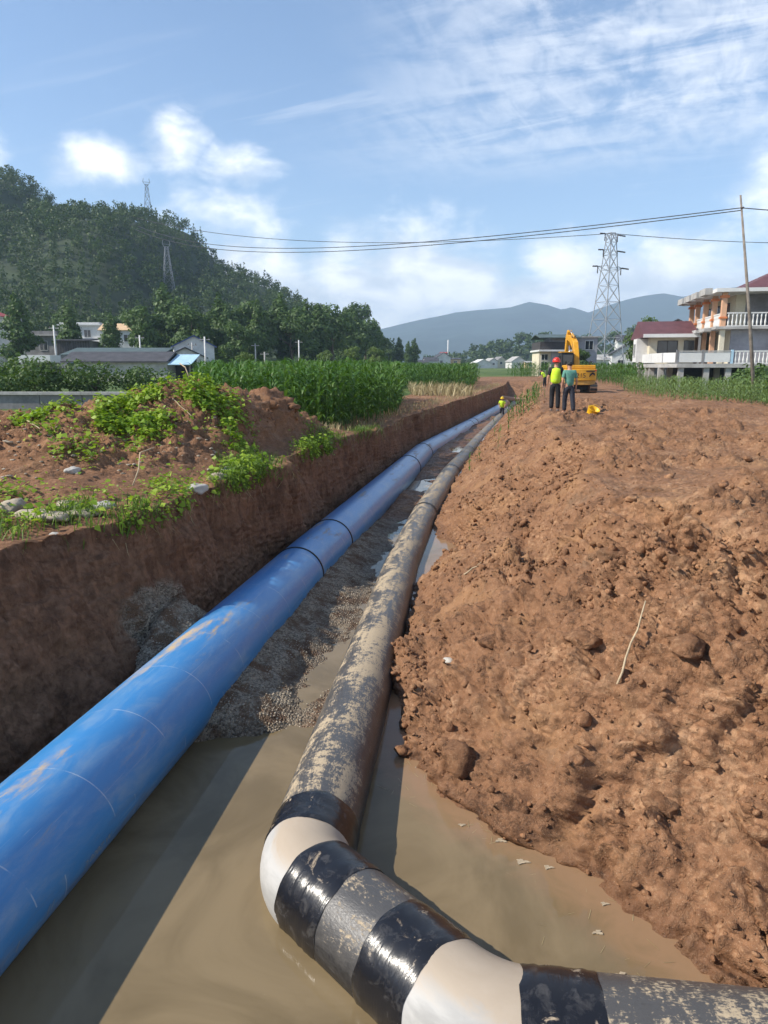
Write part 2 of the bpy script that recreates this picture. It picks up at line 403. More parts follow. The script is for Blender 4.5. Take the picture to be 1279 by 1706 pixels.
# ================================================================== GROUND (one sheet with the trench dug into it)
WATER_Z = -1.88
def tab(pts): a = np.array(pts, float); return lambda y: np.interp(y, a[:, 0], a[:, 1])
L_top = tab([(-8, -5.6), (3, -4.75), (5, -4.3), (6.4, -3.95), (7.4, -3.55), (8.4, -2.95), (11.4, -2.32), (12.9, -1.72), (13.3, -1.70), (13.9, -1.95), (15.5, -1.55), (20, -.75), (24, .0), (29.5, .78), (34.5, 1.95), (45, 4.5), (60, 8.6), (75, 12.7), (110, 20.), (6000, 1500.)])
B_x = tab([(-8, -4.36), (12, -1.30), (24, .82), (29.5, 1.6), (34.5, 2.75), (45, 5.36), (60, 9.48), (75, 13.5), (110, 21), (6000, 1501.)])
R_foot = tab([(-8, 6.2), (2.9, 6.0), (3.2, 2.6), (3.6, 1.98), (4.0, 1.74), (4.6, 1.36), (5.0, .88), (5.6, .50), (6.1, .20), (8, .14), (10, .32), (11.6, .52), (12.7, 1.15), (14, 1.56), (15.0, 1.10), (16.5, 1.18), (20, 1.85), (24, 2.55), (38, 5.45), (56, 9.5), (72, 13.8), (110, 22.5), (6000, 1503.)])
def field_z(Y): return -0.5 + 0.0125 * np.clip(Y - 40, 0, 140) + 0.0008 * np.clip(Y - 180, 0, 600)
def geo(a, b, n, k): t = np.linspace(0, 1, n); return a + (b - a) * (np.expm1(k * t) / np.expm1(k))
rows = np.concatenate([np.linspace(-8, 2.85, 50, endpoint=False), np.exp(np.arange(math.log(2.85), math.log(82), 0.0056)), np.exp(np.linspace(math.log(82), math.log(5300), 60))])
Y1 = rows[:, None]
lt = L_top(Y1); bump1 = lambda k, o: perlin(np.stack([rows * k + o, rows * 0 + .37, rows * 0 + o], -1))[:, None]
lt = lt + (0.13 * bump1(.9, 1.) + 0.09 * bump1(2.3, 4.) + 0.05 * bump1(5.5, 7.)) * (Y1 < 70); bx_ = B_x(Y1); rf = R_foot(Y1)
flat = sstep(Y1, 71, 80)                                   # the trench runs out here
lf = np.minimum(bx_ - 0.62, lt + 1.25); lf = np.maximum(lf, lt + 0.22); rf = rf + (0.07 * bump1(2.1, 9.) + .04 * bump1(5.3, 3.)) * (Y1 < 70) * (Y1 > 3.4)
rc = rf + 2.75
def seg(a, b, t): return a + (b - a) * t[None, :]
t_lin = lambda n: np.linspace(0, 1, n, endpoint=False)
tfar = geo(1, 0, 15, -5)[:-1] if False else (1 - np.linspace(0, 1, 14, endpoint=False)) ** 3
cols = []; kinds = []
def addseg(X, k): cols.append(X * np.ones_like(Y1)); kinds.append(np.full(X.shape[1], k))
addseg((lt - 45) + (-3700 - (lt - 45)) * tfar[None, :], 0)
addseg(seg(lt - 45, lt - 10, t_lin(40)), 1)
addseg(seg(lt - 10, lt, 1 - (1 - t_lin(190)) ** 1.25), 2)
addseg(seg(lt, lf, t_lin(105)), 3)
addseg(seg(lf, rf, t_lin(84)), 4)
addseg(seg(rf, rc, t_lin(205)), 5)
addseg(seg(rc, rc + 10, t_lin(140) ** 1.15), 6)
addseg(seg(rc + 10, rc + 13, t_lin(20)), 7)
addseg(seg(rc + 13, rc + 60, t_lin(36)), 8)
addseg((rc + 60) + (3700 - (rc + 60)) * (np.linspace(0, 1, 14) ** 3)[None, :], 9)
X = np.concatenate(cols, 1); K = np.concatenate(kinds)[None, :] * np.ones_like(X, int); Yg = Y1 * np.ones_like(X)
fz = field_z(Yg); lz = np.maximum(fz, -0.06 - .29 * sstep(Yg, 17, 26)) 
# left bank, with the heap of dug soil
dl = lt - X                                                # metres left of the trench edge
crest = [(-11.5, 11.5, .85, 2.0), (-9.0, 12.3, 1.0, 1.9), (-7.0, 13.0, 1.12, 1.8), (-5.5, 13.3, 1.15, 1.7), (-4.3, 15.0, 1.50, 1.9), (-3.4, 16.0, 1.32, 1.5), (-2.75, 17.2, 1.36, 1.35), (-1.7, 18.3, .85, 1.1), (-.9, 19.3, .4, 1.0)]
mound = np.zeros_like(X)
for cx, cy, h, s in crest:
    q = ((X - cx) / (s * 0.85)) ** 2 + (np.where(Yg < cy, (Yg - cy) / (s * 1.55), (Yg - cy) / (s * 0.9))) ** 2
    mound = np.maximum(mound, h * np.exp(-q * 0.9)) + 0.12 * h * np.exp(-q)
mound *= sstep(dl, 0.0, 1.5) * 0.77
zL = lz * (1 - sstep(dl, 3, 9)) + (fz + 0.12 * (fz < 9)) * sstep(dl, 3, 9)
zL = zL + mound
# trench floor: gravel bed round the blue pipe, lower mud by the black one
ug = (X - lf) / np.maximum(rf - lf, 0.1)
gon = sstep(Yg, 5.7, 6.7)
dgx = X - bx_
gravel_top = -1.60 - 0.29 * sstep(dgx, 0.25, 1.25) - 0.10 * sstep(Yg, 12, 17)
gravel_top = gravel_top + 0.55 * np.exp(-((X + 2.55) / .55) ** 2 - ((Yg - 8.0) / .75) ** 2)
floor_near = -2.45
zT = floor_near * (1 - gon) + gravel_top * gon
far_floor = -1.845 + 0.13 * perlin(np.stack([X * .55, Yg * .33, np.zeros_like(X)], -1))
zT = zT * (1 - sstep(Yg, 14, 18)) + far_floor * sstep(Yg, 14, 18)
zT = np.where(K == 4, zT * (1 - sstep(ug, .80, 1.0)) + (WATER_Z - 0.06) * sstep(ug, .80, 1.0), zT)
# right slope and bench
us = np.clip((X - rf) / 2.75, 0, 1)
bench = 0.06 + 0.10 * sstep(Yg, 16, 26) - .10 * sstep(Yg, 32, 50) + np.maximum(fz - .25, 0) * sstep(Yg, 60, 90)
prof = us ** 0.92
zS = (WATER_Z - 0.05) + (bench - (WATER_Z - 0.05)) * prof
for cx, cy, h, sx, sy in ((3.3, 7.0, .34, 1.0, 1.2), (2.5, 9.4, .10, .8, .9), (5.6, 9.8, .20, 1.5, 1.4), (2.2, 5.2, .16, .7, .8), (7.5, 14.5, .18, 2, 1.5), (9.8, 20, .26, 2.2, 1.7), (12, 27, .30, 2.0, 2.2), (8.2, 31, .15, 2, 2)):
    zS = zS + h * np.exp(-((X - cx) / sx) ** 2 - ((Yg - cy) / sy) ** 2) * sstep(X - rf, 0.1, 1.2)
zS = zS - 0.42 * np.exp(-((X - 2.15 - 0.09 * (Yg - 9)) / .38) ** 2) * sstep(Yg, 7.4, 8.2) * (1 - sstep(Yg, 10.2, 12.0))
zF = bench + (fz - .35 - bench) * sstep(X - rc, 10, 13) 
zR = np.where(X < rc, zS, zS * (1 - sstep(X - rc, 10, 13)) + (fz - (.30 + .6 * sstep(Yg, 30, 46)) * (1 - sstep(Yg, 66, 90))) * sstep(X - rc, 10, 13))
uw = np.clip((X - lt) / np.maximum(lf - lt, .05), 0, 1)
zW_top = np.where(K == 3, lz, 0); 
foot_z = (floor_near * (1 - gon) + (-1.62) * gon) * (1 - sstep(Yg, 14, 18)) + (-1.88) * sstep(Yg, 14, 18)
zW = lz + (foot_z - lz) * uw ** 0.85
Z = np.where(K <= 2, zL, np.where(K == 3, zW, np.where(K == 4, zT, zR)))
openfield = np.maximum(fz, -.06) + 0.35 * np.exp(-((X - bx_ - 3) / 6.0) ** 2) * (1 - sstep(Yg, 85, 115))
Z = Z * (1 - flat) + openfield * flat
# photographer's end: ground comes back up well behind the view
G = np.stack([X, Yg, Z], -1)
dr = np.gradient(G, axis=0); dc = np.gradient(G, axis=1)
Nn = np.cross(dc, dr); Nn /= np.maximum(np.linalg.norm(Nn, axis=-1, keepdims=True), 1e-9)
near = 1 - sstep(Yg, 60, 140)
pf = G.reshape(-1, 3); sel = ((Yg > -8) & (Yg < 140) & (X > -70) & (X < 110)).ravel()
ps = pf[sel]
def put(v): o = np.zeros(len(pf)); o[sel] = v; return o.reshape(X.shape)
nA = put(perlin(ps * 0.45)); nB = put(perlin(ps * 1.1 + 7)); nC = put(perlin(ps * 2.6 + 3)); nD = put(perlin(ps * 6.5 + 5)); nE = put(perlin(ps * 15 + 9)); nF = put(perlin(ps * 34 + 2))
nS = put(perlin(ps * np.array((4.5, 4.5, 0.9)) + 4))
bil = lambda n: 0.5 - np.abs(n)
wor = np.zeros(len(pf)); wor2 = np.zeros(len(pf)); wor3 = np.zeros(len(pf))
selw = (sel & ((K == 5) | (K == 6) | (K == 2)).ravel() & (Yg.ravel() < 30))
d1, c1 = worley(pf[selw] * np.array((3.4, 3.4, 3.4)) + 0.6 * perlin(pf[selw] * 4)[:, None]); d2, c2 = worley(pf[selw] * 8.5 + 0.5 * perlin(pf[selw] * 9)[:, None] + 5); d3, c3 = worley(pf[selw] * 20 + 11)
wor[selw] = np.maximum(0, .75 - d1) * c1; wor2[selw] = np.maximum(0, .75 - d2) * c2; wor3[selw] = np.maximum(0, .75 - d3) * c3
wor, wor2, wor3 = [a.reshape(X.shape) for a in (wor, wor2, wor3)]
cl = sstep(nA + 0.6 * nB, -0.25, 0.35)                      # where loose clods lie
rough_r = np.maximum(0.40 + 0.60 * cl, .78 * (1 - sstep(Yg, 7.5, 9.5))) * (1 - 0.55 * sstep(Yg, 8.5, 12) * (K == 5))
groove = np.sin(2 * PI * (Yg + .35 * X + .25 * nB) / .21) * sstep(nA + .5 * nC, -.1, .4)
disp_r = 0.014 * groove * sstep(Yg, 8, 10) * (1 - sstep(Yg, 17, 24)) + 0.10 * nB + 0.055 * nC + rough_r * (0.46 * wor + 0.22 * wor2 + 0.08 * wor3 + 0.05 * bil(nD) + 0.03 * bil(nE) + 0.010 * nF) - 0.11 * np.maximum(0, .10 - np.abs(nC)) / .10 * (.35 + .65 * cl) + 0.02 * nS
disp_b = 0.07 * nA + 0.06 * nB + 0.05 * nC * cl + (0.25 + .75 * cl) * (0.26 * wor + 0.24 * wor2 + 0.12 * wor3 + 0.06 * bil(nD) + 0.04 * bil(nE))
disp_l = 0.05 * nA + 0.07 * nB + 0.05 * nC + (0.3 + .7 * sstep(mound, .1, .5)) * (0.26 * wor + 0.20 * wor2 + 0.08 * wor3 + 0.05 * bil(nD) + 0.03 * nE)
disp_w = 0.016 * np.sin(2 * PI * (Yg + .2 * nB) / .19) * sstep(nA + nC, -.2, .4) + 0.13 * nA + 0.12 * nB + 0.06 * nC + 0.09 * nS + 0.05 * bil(nD) + 0.03 * nE + 0.012 * nF
disp_g = 0.05 * nB + 0.035 * nC + 0.02 * nD + 0.015 * nE + 0.012 * nF
disp = np.where(K <= 2, disp_l, np.where(K == 3, disp_w, np.where(K == 4, disp_g, np.where(K == 5, disp_r, disp_b))))
kb = np.stack([np.convolve(r, np.ones(7) / 7, 'same') for r in disp]); edge = np.zeros(X.shape[1], bool)
kc = K[0]; e = np.where(np.diff(kc))[0]
for i in e: edge[max(0, i - 4):i + 6] = True
disp = np.where(edge[None, :], kb, disp)
disp *= near * (1 - .4 * sstep(Yg, 20, 60))
disp *= np.where((K == 0) | (K >= 8), 0.3, 1.0)
G = G + Nn * disp[..., None]
# lumpy overhanging lip of the left bank
nr, nc = X.shape
idx = np.arange(nr * nc).reshape(nr, nc)
F = np.stack([idx[:-1, :-1], idx[:-1, 1:], idx[1:, 1:], idx[1:, :-1]], -1).reshape(-1, 4)
zone = np.zeros((nr, nc, 4), np.float32); zone[..., 3] = 1
zone[..., 0] = np.where(K == 4, gon * (1 - sstep(dgx, .9, 1.5) * .5) * (1 - sstep(Yg, 13, 20)), 0)
zone[..., 0] = np.maximum(zone[..., 0], np.where(K == 3, 0.9 * np.exp(-((X + 2.75) / .5) ** 2 - ((Yg - 8.0) / .8) ** 2) * sstep(uw, .25, .6), 0))
corr_l = sstep(dl, np.interp(Yg, [0, 20, 26, 40, 60, 110], [14, 9, 1.2, 3.6, 5, 8]), np.interp(Yg, [0, 20, 26, 40, 60, 110], [16, 11, 1.7, 4.2, 6, 10]))
corr_r = sstep(X - rc, 10.5, 12.5); gfar = sstep(Yg, 95, 118)
zone[..., 1] = np.maximum(np.maximum(np.where(K <= 2, corr_l, 0), np.where(K >= 6, corr_r, 0)), gfar)
zone[..., 2] = np.where(K == 3, 1 - 0.35 * uw, np.where(K <= 2, .35 * (1 - sstep(mound, .15, .6)) * (1 - sstep(dl, .8, 3)) + .15, 0)) * (1 - .5 * sstep(Yg, 18, 40))
me = np_mesh('ground', G.reshape(-1, 3), F, M['ground'], True, {'zone': zone.reshape(-1, 4)})
ground = tag(link('ground', me), kind='structure')
Gx, Gy, Gz = G[..., 0], G[..., 1], G[..., 2]
def ground_at(x, y):
    i = int(np.argmin(np.abs(rows - y))); i0 = max(0, i - 6); sub = (Gx[i0:i + 7] - x) ** 2 + (Gy[i0:i + 7] - y) ** 2
    j = np.unravel_index(np.argmin(sub), sub.shape); return float(Gz[i0:i + 7][j])
# cell areas, for scattering
ar = np.linalg.norm(np.cross(np.gradient(G, axis=0), np.gradient(G, axis=1)), axis=-1)
NG = np.cross(np.gradient(G, axis=1), np.gradient(G, axis=0)); NG /= np.maximum(np.linalg.norm(NG, axis=-1, keepdims=True), 1e-9)
def pick(weight, n):
    p = (ar * weight).ravel(); p = p / p.sum(); k = rng.choice(len(p), n, p=p)
    return G.reshape(-1, 3)[k] , NG.reshape(-1, 3)[k]

# ------------------------------------------------------------------ water standing in the trench
m, t, p = new_mat('muddy_water'); M['water'] = m
pos = t.new('ShaderNodeNewGeometry').outputs['Position']
n = t.noise(pos, 0.9, 5, 0.6, 1.2); n5 = t.noise(pos, 3.2, 5, 0.65, 1.5)
silt = t.ramp(t.math('ADD', t.attr('shore')[2], t.math('MULTIPLY', t.math('SUBTRACT', n5, .5), .7)), .25, .95)
c = t.mix(t.ramp(n, .35, .65), (0.140, 0.103, 0.054, 1), (0.202, 0.150, 0.083, 1))
c = t.mix(silt, c, (0.25, 0.155, 0.088, 1))
spk = t.math('MULTIPLY', t.ramp(t.noise(pos, 46.0, 3, .7), .68, .76), t.ramp(n5, .50, .66)); c = t.mix(t.math('MULTIPLY', spk, .5), c, (0.34, 0.27, 0.18, 1))
t.l.new(c, p.inputs['Base Color']); t.l.new(t.math('ADD', .03, t.math('MULTIPLY', silt, .10)), p.inputs['Roughness'])
p.inputs['IOR'].default_value = 1.33; p.inputs['Specular IOR Level'].default_value = 0.5
t.l.new(t.bump(t.math('ADD', t.noise(pos, 1.8, 2, 0.4), t.math('MULTIPLY', t.noise(pos, 9.0, 2, .5), .12)), 0.055, 0.05), p.inputs['Normal'])
yy = np.concatenate([np.arange(-7.9, 15, .09), np.linspace(15.1, 76, 90)])
wl = L_top(yy) - .25; wr = R_foot(yy) + .6; uu = np.linspace(0, 1, 60)
XX = wl[:, None] + (wr - wl)[:, None] * uu[None]; YY = yy[:, None] * np.ones_like(XX)
shore = np.clip(1 - (R_foot(yy)[:, None] - XX) / .85, 0, 1) * (YY > 3.3)
V = np.stack([XX, YY, np.full_like(XX, WATER_Z)], -1).reshape(-1, 3); ii = np.arange(XX.size).reshape(XX.shape)
F = np.stack([ii[:-1, :-1], ii[:-1, 1:], ii[1:, 1:], ii[1:, :-1]], -1).reshape(-1, 4)
tag(link('water', np_mesh('water', V, F, M['water'], False, {'shore': shore.ravel()})), kind='structure')
# pale scum flakes floating by the bank
sc = plain('scum', (0.36, 0.29, 0.20), 0.8, 0.25, 20)
for k, (x, y, s) in enumerate(((1.02, 4.62, .07), (1.20, 4.56, .05), (.90, 4.86, .06), (1.38, 3.95, .05), (1.42, 3.62, .06), (.62, 5.05, .04), (1.50, 4.2, .04))):
    mb = MB(); n_ = 22; ph = random.random() * 6; rr = [s * .75 * (.62 + .22 * math.sin(3 * 2 * PI * i / n_ + ph) + .12 * math.sin(7 * 2 * PI * i / n_ + 2 * ph) + random.uniform(-.05, .05)) for i in range(n_)]
    top = [(math.cos(2 * PI * i / n_) * rr[i] * 1.3, math.sin(2 * PI * i / n_) * rr[i] * .7, 0.006) for i in range(n_)]
    mb.add(top + [(a, b, 0) for a, b, c in top], [tuple(range(n_))] + [(i, n_ + i, n_ + (i + 1) % n_, (i + 1) % n_) for i in range(n_)])
    o = mb.build('scum_flake', sc, loc=(x, y, WATER_Z + .002)); tag(o, 'pale foam scum flake floating on the muddy water beside the right bank', 'scum', 'scum flakes on the water')

# ================================================================== SCATTER

def inst(tv, tf, pos, rz, sc, tilt=None, tint=None, aniso=None):
    """tv (n,3), tf (m,k): copies turned about z, optionally tilted to a normal"""
    n = len(pos); tv = np.asarray(tv, float); tf = np.asarray(tf)
    v = np.repeat(tv[None], n, 0) * np.asarray(sc, float).reshape(n, 1, -1)
    c, s = np.cos(rz)[:, None], np.sin(rz)[:, None]
    x = v[..., 0] * c - v[..., 1] * s; y = v[..., 0] * s + v[..., 1] * c; v = np.stack([x, y, v[..., 2]], -1)
    if tilt is not None:
        zt = tilt / np.linalg.norm(tilt, axis=1, keepdims=True)
        a = np.where(np.abs(zt[:, 2:3]) < .95, np.array([[0, 0, 1.]]), np.array([[1., 0, 0]]))
        xt = np.cross(a, zt); xt /= np.linalg.norm(xt, axis=1, keepdims=True); yt = np.cross(zt, xt)
        v = v[..., 0:1] * xt[:, None] + v[..., 1:2] * yt[:, None] + v[..., 2:3] * zt[:, None]
    v = v + np.asarray(pos)[:, None]
    f = tf[None] + (np.arange(n) * len(tv))[:, None, None]
    ti = np.repeat(np.asarray(tint if tint is not None else rng.random(n)), len(tv))
    return v.reshape(-1, 3), f.reshape(-1, tf.shape[1]), ti
def join(parts):
    V = []; F = []; T = []; b = 0
    for v, f, ti in parts: V.append(v); F.append(f + b); T.append(ti); b += len(v)
    return np.concatenate(V), np.concatenate(F), np.concatenate(T)
def stuff(name, parts, mat, label, cat, smooth=False):
    V, F, T = join(parts); return tag(link(name, np_mesh(name, V, F, mat, smooth, {'tint': T})), label, cat, kind='stuff')
def rockv(seed, n_sub=1, flatz=.75):
    bm = bmesh.new(); bmesh.ops.create_icosphere(bm, subdivisions=n_sub, radius=1.0)
    r = random.Random(seed)
    for v in bm.verts:
        v.co *= r.uniform(.62, 1.15); v.co.z *= flatz
    V = np.array([v.co[:] for v in bm.verts]); F = np.array([[v.index for v in f.verts] for f in bm.faces]); bm.free(); return V, F
# loose clods of soil on the right slope, bench and left heap
wgt = np.where((K == 5), 1.0, np.where(K == 6, .16, np.where(K == 2, .30 * sstep(mound, .1, .4), 0))) * (.15 + cl) * (1 - sstep(Yg, 8, 26) * .93) * (Yg > 2.9) * (Yg < 40)
parts = []
wcl = (.55 + cl) * (.45 + sstep(nC + nB, -.3, .4))
wgt = np.where((K == 5), 1.0, np.where(K == 6, .20, np.where(K == 2, .32 * sstep(mound, .1, .4), 0))) * wcl * (1 - sstep(Yg, 7, 20) * .90) * (Yg > 2.9) * (Yg < 40)
for k in range(8):
    tv, tf = rockv(100 + k, 1, .8)
    n = 2500; ps_, ns_ = pick(wgt, n); s = 0.0092 * np.exp(rng.normal(0, .62, n)) * (1 + ps_[:, 1] * .05); s = np.minimum(s, .085)
    parts.append(inst(tv, tf, ps_ + ns_ * (s * .12)[:, None], rng.random(n) * 6.28, np.stack([s * rng.uniform(.8, 1.6, n), s * rng.uniform(.8, 1.2, n), s * rng.uniform(.6, 1.1, n)], 1), np.array((0, 0, 1.)) + rng.normal(0, .6, (n, 3))))
stuff('loose_soil', parts, M['clod'], 'loose reddish brown soil clods lying over the trench bank and heap', 'soil')
parts = []
wg = np.where(K == 4, zone[..., 0] * (.1 + sstep(nC + nB, -.25, .35)), 0) * (1 - sstep(Yg, 8, 16) * .8) * (Gz > WATER_Z - .02)
for k in range(4):
    tv, tf = rockv(200 + k)
    n = 1800; ps_, ns_ = pick(wg, n); s = rng.uniform(.004, .013, n) * (1 + .5 * (rng.random(n) < .06))
    parts.append(inst(tv, tf, ps_ + ns_ * (s * .2)[:, None], rng.random(n) * 6.28, s[:, None]))
stuff('gravel_bed', parts, M['gravel_stone'], 'grey crushed gravel bedding between the blue and black pipes', 'gravel')
# pebbles on the left heap
parts = []
wp = np.where(K == 2, sstep(mound, .05, .25) * (1 - sstep(mound, .5, .9)), 0) * (Yg > 7.5) * (Yg < 14)
for k in range(3):
    tv, tf = rockv(300 + k); n = 170; ps_, ns_ = pick(wp, n); s = rng.uniform(.015, .05, n)
    parts.append(inst(tv, tf, ps_ + ns_ * (s * .3)[:, None], rng.random(n) * 6.28, np.stack([s * 1.3, s, s * .7], 1)))
stuff('pebbles', parts, M['stone'], 'small pale pebbles strewn over the near side of the left soil heap', 'pebbles')

fy = rng.uniform(3.5, 6.2, 70); fx = R_foot(fy) - rng.random(70) ** 2 * .75 - .02; n = 70
FL = (np.array([(-.02, 0, 0), (.02, 0, 0), (.012, 1, .02), (-.012, 1, .02)]), np.array([[0, 1, 2, 3]]))
# leaves
LEAF = (np.array([(0, 0, 0), (.42, .34, .10), (0, 1.0, -.08), (-.42, .34, .10)]), np.array([[0, 1, 2, 3]]))
def leaves_on(weight, n, smin, smax, lift, up=.7):
    ps_, ns_ = pick(weight, n); s = rng.uniform(smin, smax, n)
    tl = ns_ * .6 + np.array((0, 0, up)) + rng.normal(0, .42, (n, 3))
    return inst(LEAF[0], LEAF[1], ps_ + np.stack([np.zeros(n), np.zeros(n), rng.random(n) ** .7 * lift + .01], 1), rng.random(n) * 6.28, s[:, None], tl)
stuff('floating_straw', [inst(FL[0], FL[1], np.stack([fx, fy, np.full(n, WATER_Z + .003)], 1), rng.random(n) * 6.28, rng.uniform(.02, .10, n)[:, None])], M['straw'], 'bits of straw floating along the water edge of the right bank', 'straw')
BLADE = (np.array([(-.035, 0, 0), (.035, 0, 0), (.025, .12, .55), (-.025, .12, .55), (.0, .42, .92), (-.004, .42, .92)]), np.array([[0, 1, 2, 3], [3, 2, 4, 5]]))
def blades_on(weight, n, smin, smax):
    ps_, ns_ = pick(weight, n); s = rng.uniform(smin, smax, n)
    return inst(BLADE[0], BLADE[1], ps_ - np.array((0, 0, .01)), rng.random(n) * 6.28, s[:, None], np.array((0, 0, 1.)) + rng.normal(0, .22, (n, 3)))
def patch(cx, cy, sx, sy): return np.exp(-(((Gx - cx) / sx) ** 2 + ((Gy - cy) / sy) ** 2) ** 2)
patchy = sstep(nB + .5 * nC, -.30, .25)
vine_w = np.where(K == 2, 1, 0) * np.maximum.reduce([patch(-4.6, 12.5, .85, 1.7), patch(-3.75, 14.2, .75, 1.3), .6 * patch(-5.6, 12.3, .6, .7), .7 * patch(-3.0, 13.6, .5, 1.0)]) * (.06 + sstep(nB + .8 * nC, -.15, .3))
stuff('vine_leaves', [leaves_on(vine_w, 5200, .045, .085, .10), leaves_on(vine_w, 1500, .08, .125, .16), leaves_on(vine_w, 2600, .022, .045, .06)], M['vine'], 'bright green trailing vine leaves spread over the left soil heap', 'vines')
edge_w = np.where(K == 2, 1, np.where((K == 3) & (uw < .12), 1, 0)) * np.maximum.reduce([1.0 * patch(-2.35, 11.9, .42, 1.1), patch(-1.35, 15.8, .5, 2.0), .6 * patch(-2.9, 10.2, .5, 1.2), .45 * patch(-3.3, 8.6, .7, .9), .45 * patch(-4.4, 8.2, .8, .9), .4 * patch(-5.2, 8.6, .9, .8)]) * (.1 + patchy)
stuff('edge_weeds', [leaves_on(edge_w, 3600, .035, .065, .12), leaves_on(edge_w, 2200, .018, .035, .08), leaves_on(edge_w, 700, .07, .11, .2)], M['vine'], 'low bright green weeds along the lip of the left trench wall', 'weeds')
grass_w = np.where(K == 2, 1, np.where((K == 3) & (uw < .1), 1.0, 0)) * np.maximum.reduce([.9 * patch(-4.5, 7.4, .8, .55), .7 * patch(-3.4, 8.3, .6, .6), .8 * patch(-2.3, 12, .5, 1.4), .8 * patch(-1.3, 16, .5, 2.2), .5 * patch(-.2, 20.5, .7, 2.0)]) * (.15 + patchy)
stuff('edge_grass', [blades_on(grass_w, 5200, .09, .24)], M['weed'], 'short grass tufts growing on the edge of the left bank', 'grass')
rw = np.where((K == 3) & (uw < .16), 1.0, 0) * (Yg > 5) * (Yg < 40) * (.1 + patchy)
ps_, ns_ = pick(rw, 620); n = 620
stuff('hanging_roots', [inst(BLADE[0] * np.array((.35, 1, 1)), BLADE[1], ps_ + ns_ * .01, rng.random(n) * 6.28, rng.uniform(.08, .26, n)[:, None], ns_ * .35 + np.array((0, 0, -1.)) + rng.normal(0, .28, (n, 3)))], M['straw'], 'thin dry roots hanging from the lip of the left trench wall', 'roots')
bank_w = np.where(K == 2, sstep(dl, .1, .6) * (1 - sstep(dl, 1.0, 2.2)), np.where(K == 3, (uw < .2) * .8, 0)) * (Yg > 20) * (Yg < 75) * (.15 + patchy)
stuff('dry_grass', [blades_on(bank_w, 3000, .12, .30)], M['straw'], 'dry yellowish grass along the far left trench edge', 'grass')

# ================================================================== HILLS AND MOUNTAINS
def heightfield(name, xs, ys, hf, mat, kind='structure', smooth=True):
    Xh, Yh = np.meshgrid(xs, ys); Zh = hf(Xh, Yh); V = np.stack([Xh, Yh, Zh], -1).reshape(-1, 3)
    ii = np.arange(Xh.size).reshape(Xh.shape); F = np.stack([ii[:-1, :-1], ii[:-1, 1:], ii[1:, 1:], ii[1:, :-1]], -1).reshape(-1, 4)
    return tag(link(name, np_mesh(name, V, F, mat, smooth)), kind=kind)
def fbm2(X, Y, sc, oct=5, seed=0):
    o = 0; a = 1
    for k in range(oct):
        o = o + a * perlin(np.stack([X * sc, Y * sc, np.full_like(X, 3.3 * k + seed)], -1)); sc *= 2.05; a *= .5
    return o
M['hill'] = plain('hill_floor', (0.032, 0.050, 0.020), 0.95, 0.4, 0.05)
M['mount'] = plain('mountain_forest', (0.020, 0.036, 0.026), 0.95, 0.45, 0.004)
YR = 350.0
ridge = tab([(-560, 66), (-330, 82), (-235, 83), (-190, 84), (-177, 84), (-160, 81), (-148, 69), (-136, 68), (-110, 71), (-92, 63), (-79, 45), (-60, 36), (-40, 27), (-22, 20), (-8, 14), (4, 4), (20, 0), (60, -2)])
def hill_h(X_, Y_):
    y0 = np.interp(X_, [-300, -150, -60, 0, 40], [135, 140, 150, 175, 230])
    f = sstep(Y_, y0, YR) * .55 + .45 * np.clip((Y_ - y0) / (YR - y0), 0, 1); b = 1 - sstep(Y_, YR, 640)
    return field_z(Y_) - .8 + np.maximum(0, (ridge(X_)) * np.where(Y_ < YR, f, b)) + fbm2(X_, Y_, .016, 4) * 6 * np.clip(ridge(X_) / 40, 0, 1) * sstep(Y_, y0, y0 + 60)
heightfield('wooded_hill', np.linspace(-560, 60, 125), np.linspace(130, 640, 90), hill_h, M['hill'])
ridge2 = tab([(20, -4), (36, 1), (60, 8), (85, 14), (97, 17.5), (115, 16), (132, 14), (150, 16), (178, 22), (205, 25), (260, 34), (340, 40), (420, 30)])
def hill2_h(X_, Y_):
    f = sstep(Y_, 420, 500) * (1 - sstep(Y_, 500, 680)); return field_z(Y_) - 1.5 + np.maximum(0, ridge2(X_ * 500.0 / 500.0)) * f
heightfield('low_wooded_hill', np.linspace(15, 430, 80), np.linspace(415, 690, 40), hill2_h, M['hill'])
ridge3 = tab([(-1800, 150), (-900, 130), (-400, 110), (-110, 145), (0, 172), (150, 208), (310, 238), (420, 248), (550, 258), (630, 280), (710, 268), (775, 250), (815, 262), (890, 238), (960, 262), (1060, 292), (1125, 305), (1215, 316), (1300, 302), (1390, 326), (1560, 350), (1800, 365), (2400, 330), (3400, 260)])
def mount_h(X_, Y_):
    f = np.where(Y_ < 3200, np.clip((Y_ - 1900) / 1300., 0, 1) ** 1.15, 1 - sstep(Y_, 3200, 4600))
    nz = fbm2(X_, Y_, .0021, 6, 5)
    spur = np.abs(fbm2(X_, Y_ * .35, .0034, 4, 9))
    return -2 + np.maximum(0, ridge3(X_) * f - 110 * spur * f * np.clip((3200 - Y_) / 900., 0, 1) + 32 * nz * f * np.clip(np.abs(3200 - Y_) / 400., 0.12, 1))
heightfield('mountain_range', np.linspace(-1800, 3400, 260), np.concatenate([np.linspace(1900, 3300, 90), np.linspace(3350, 4600, 20)]), mount_h, M['mount'])

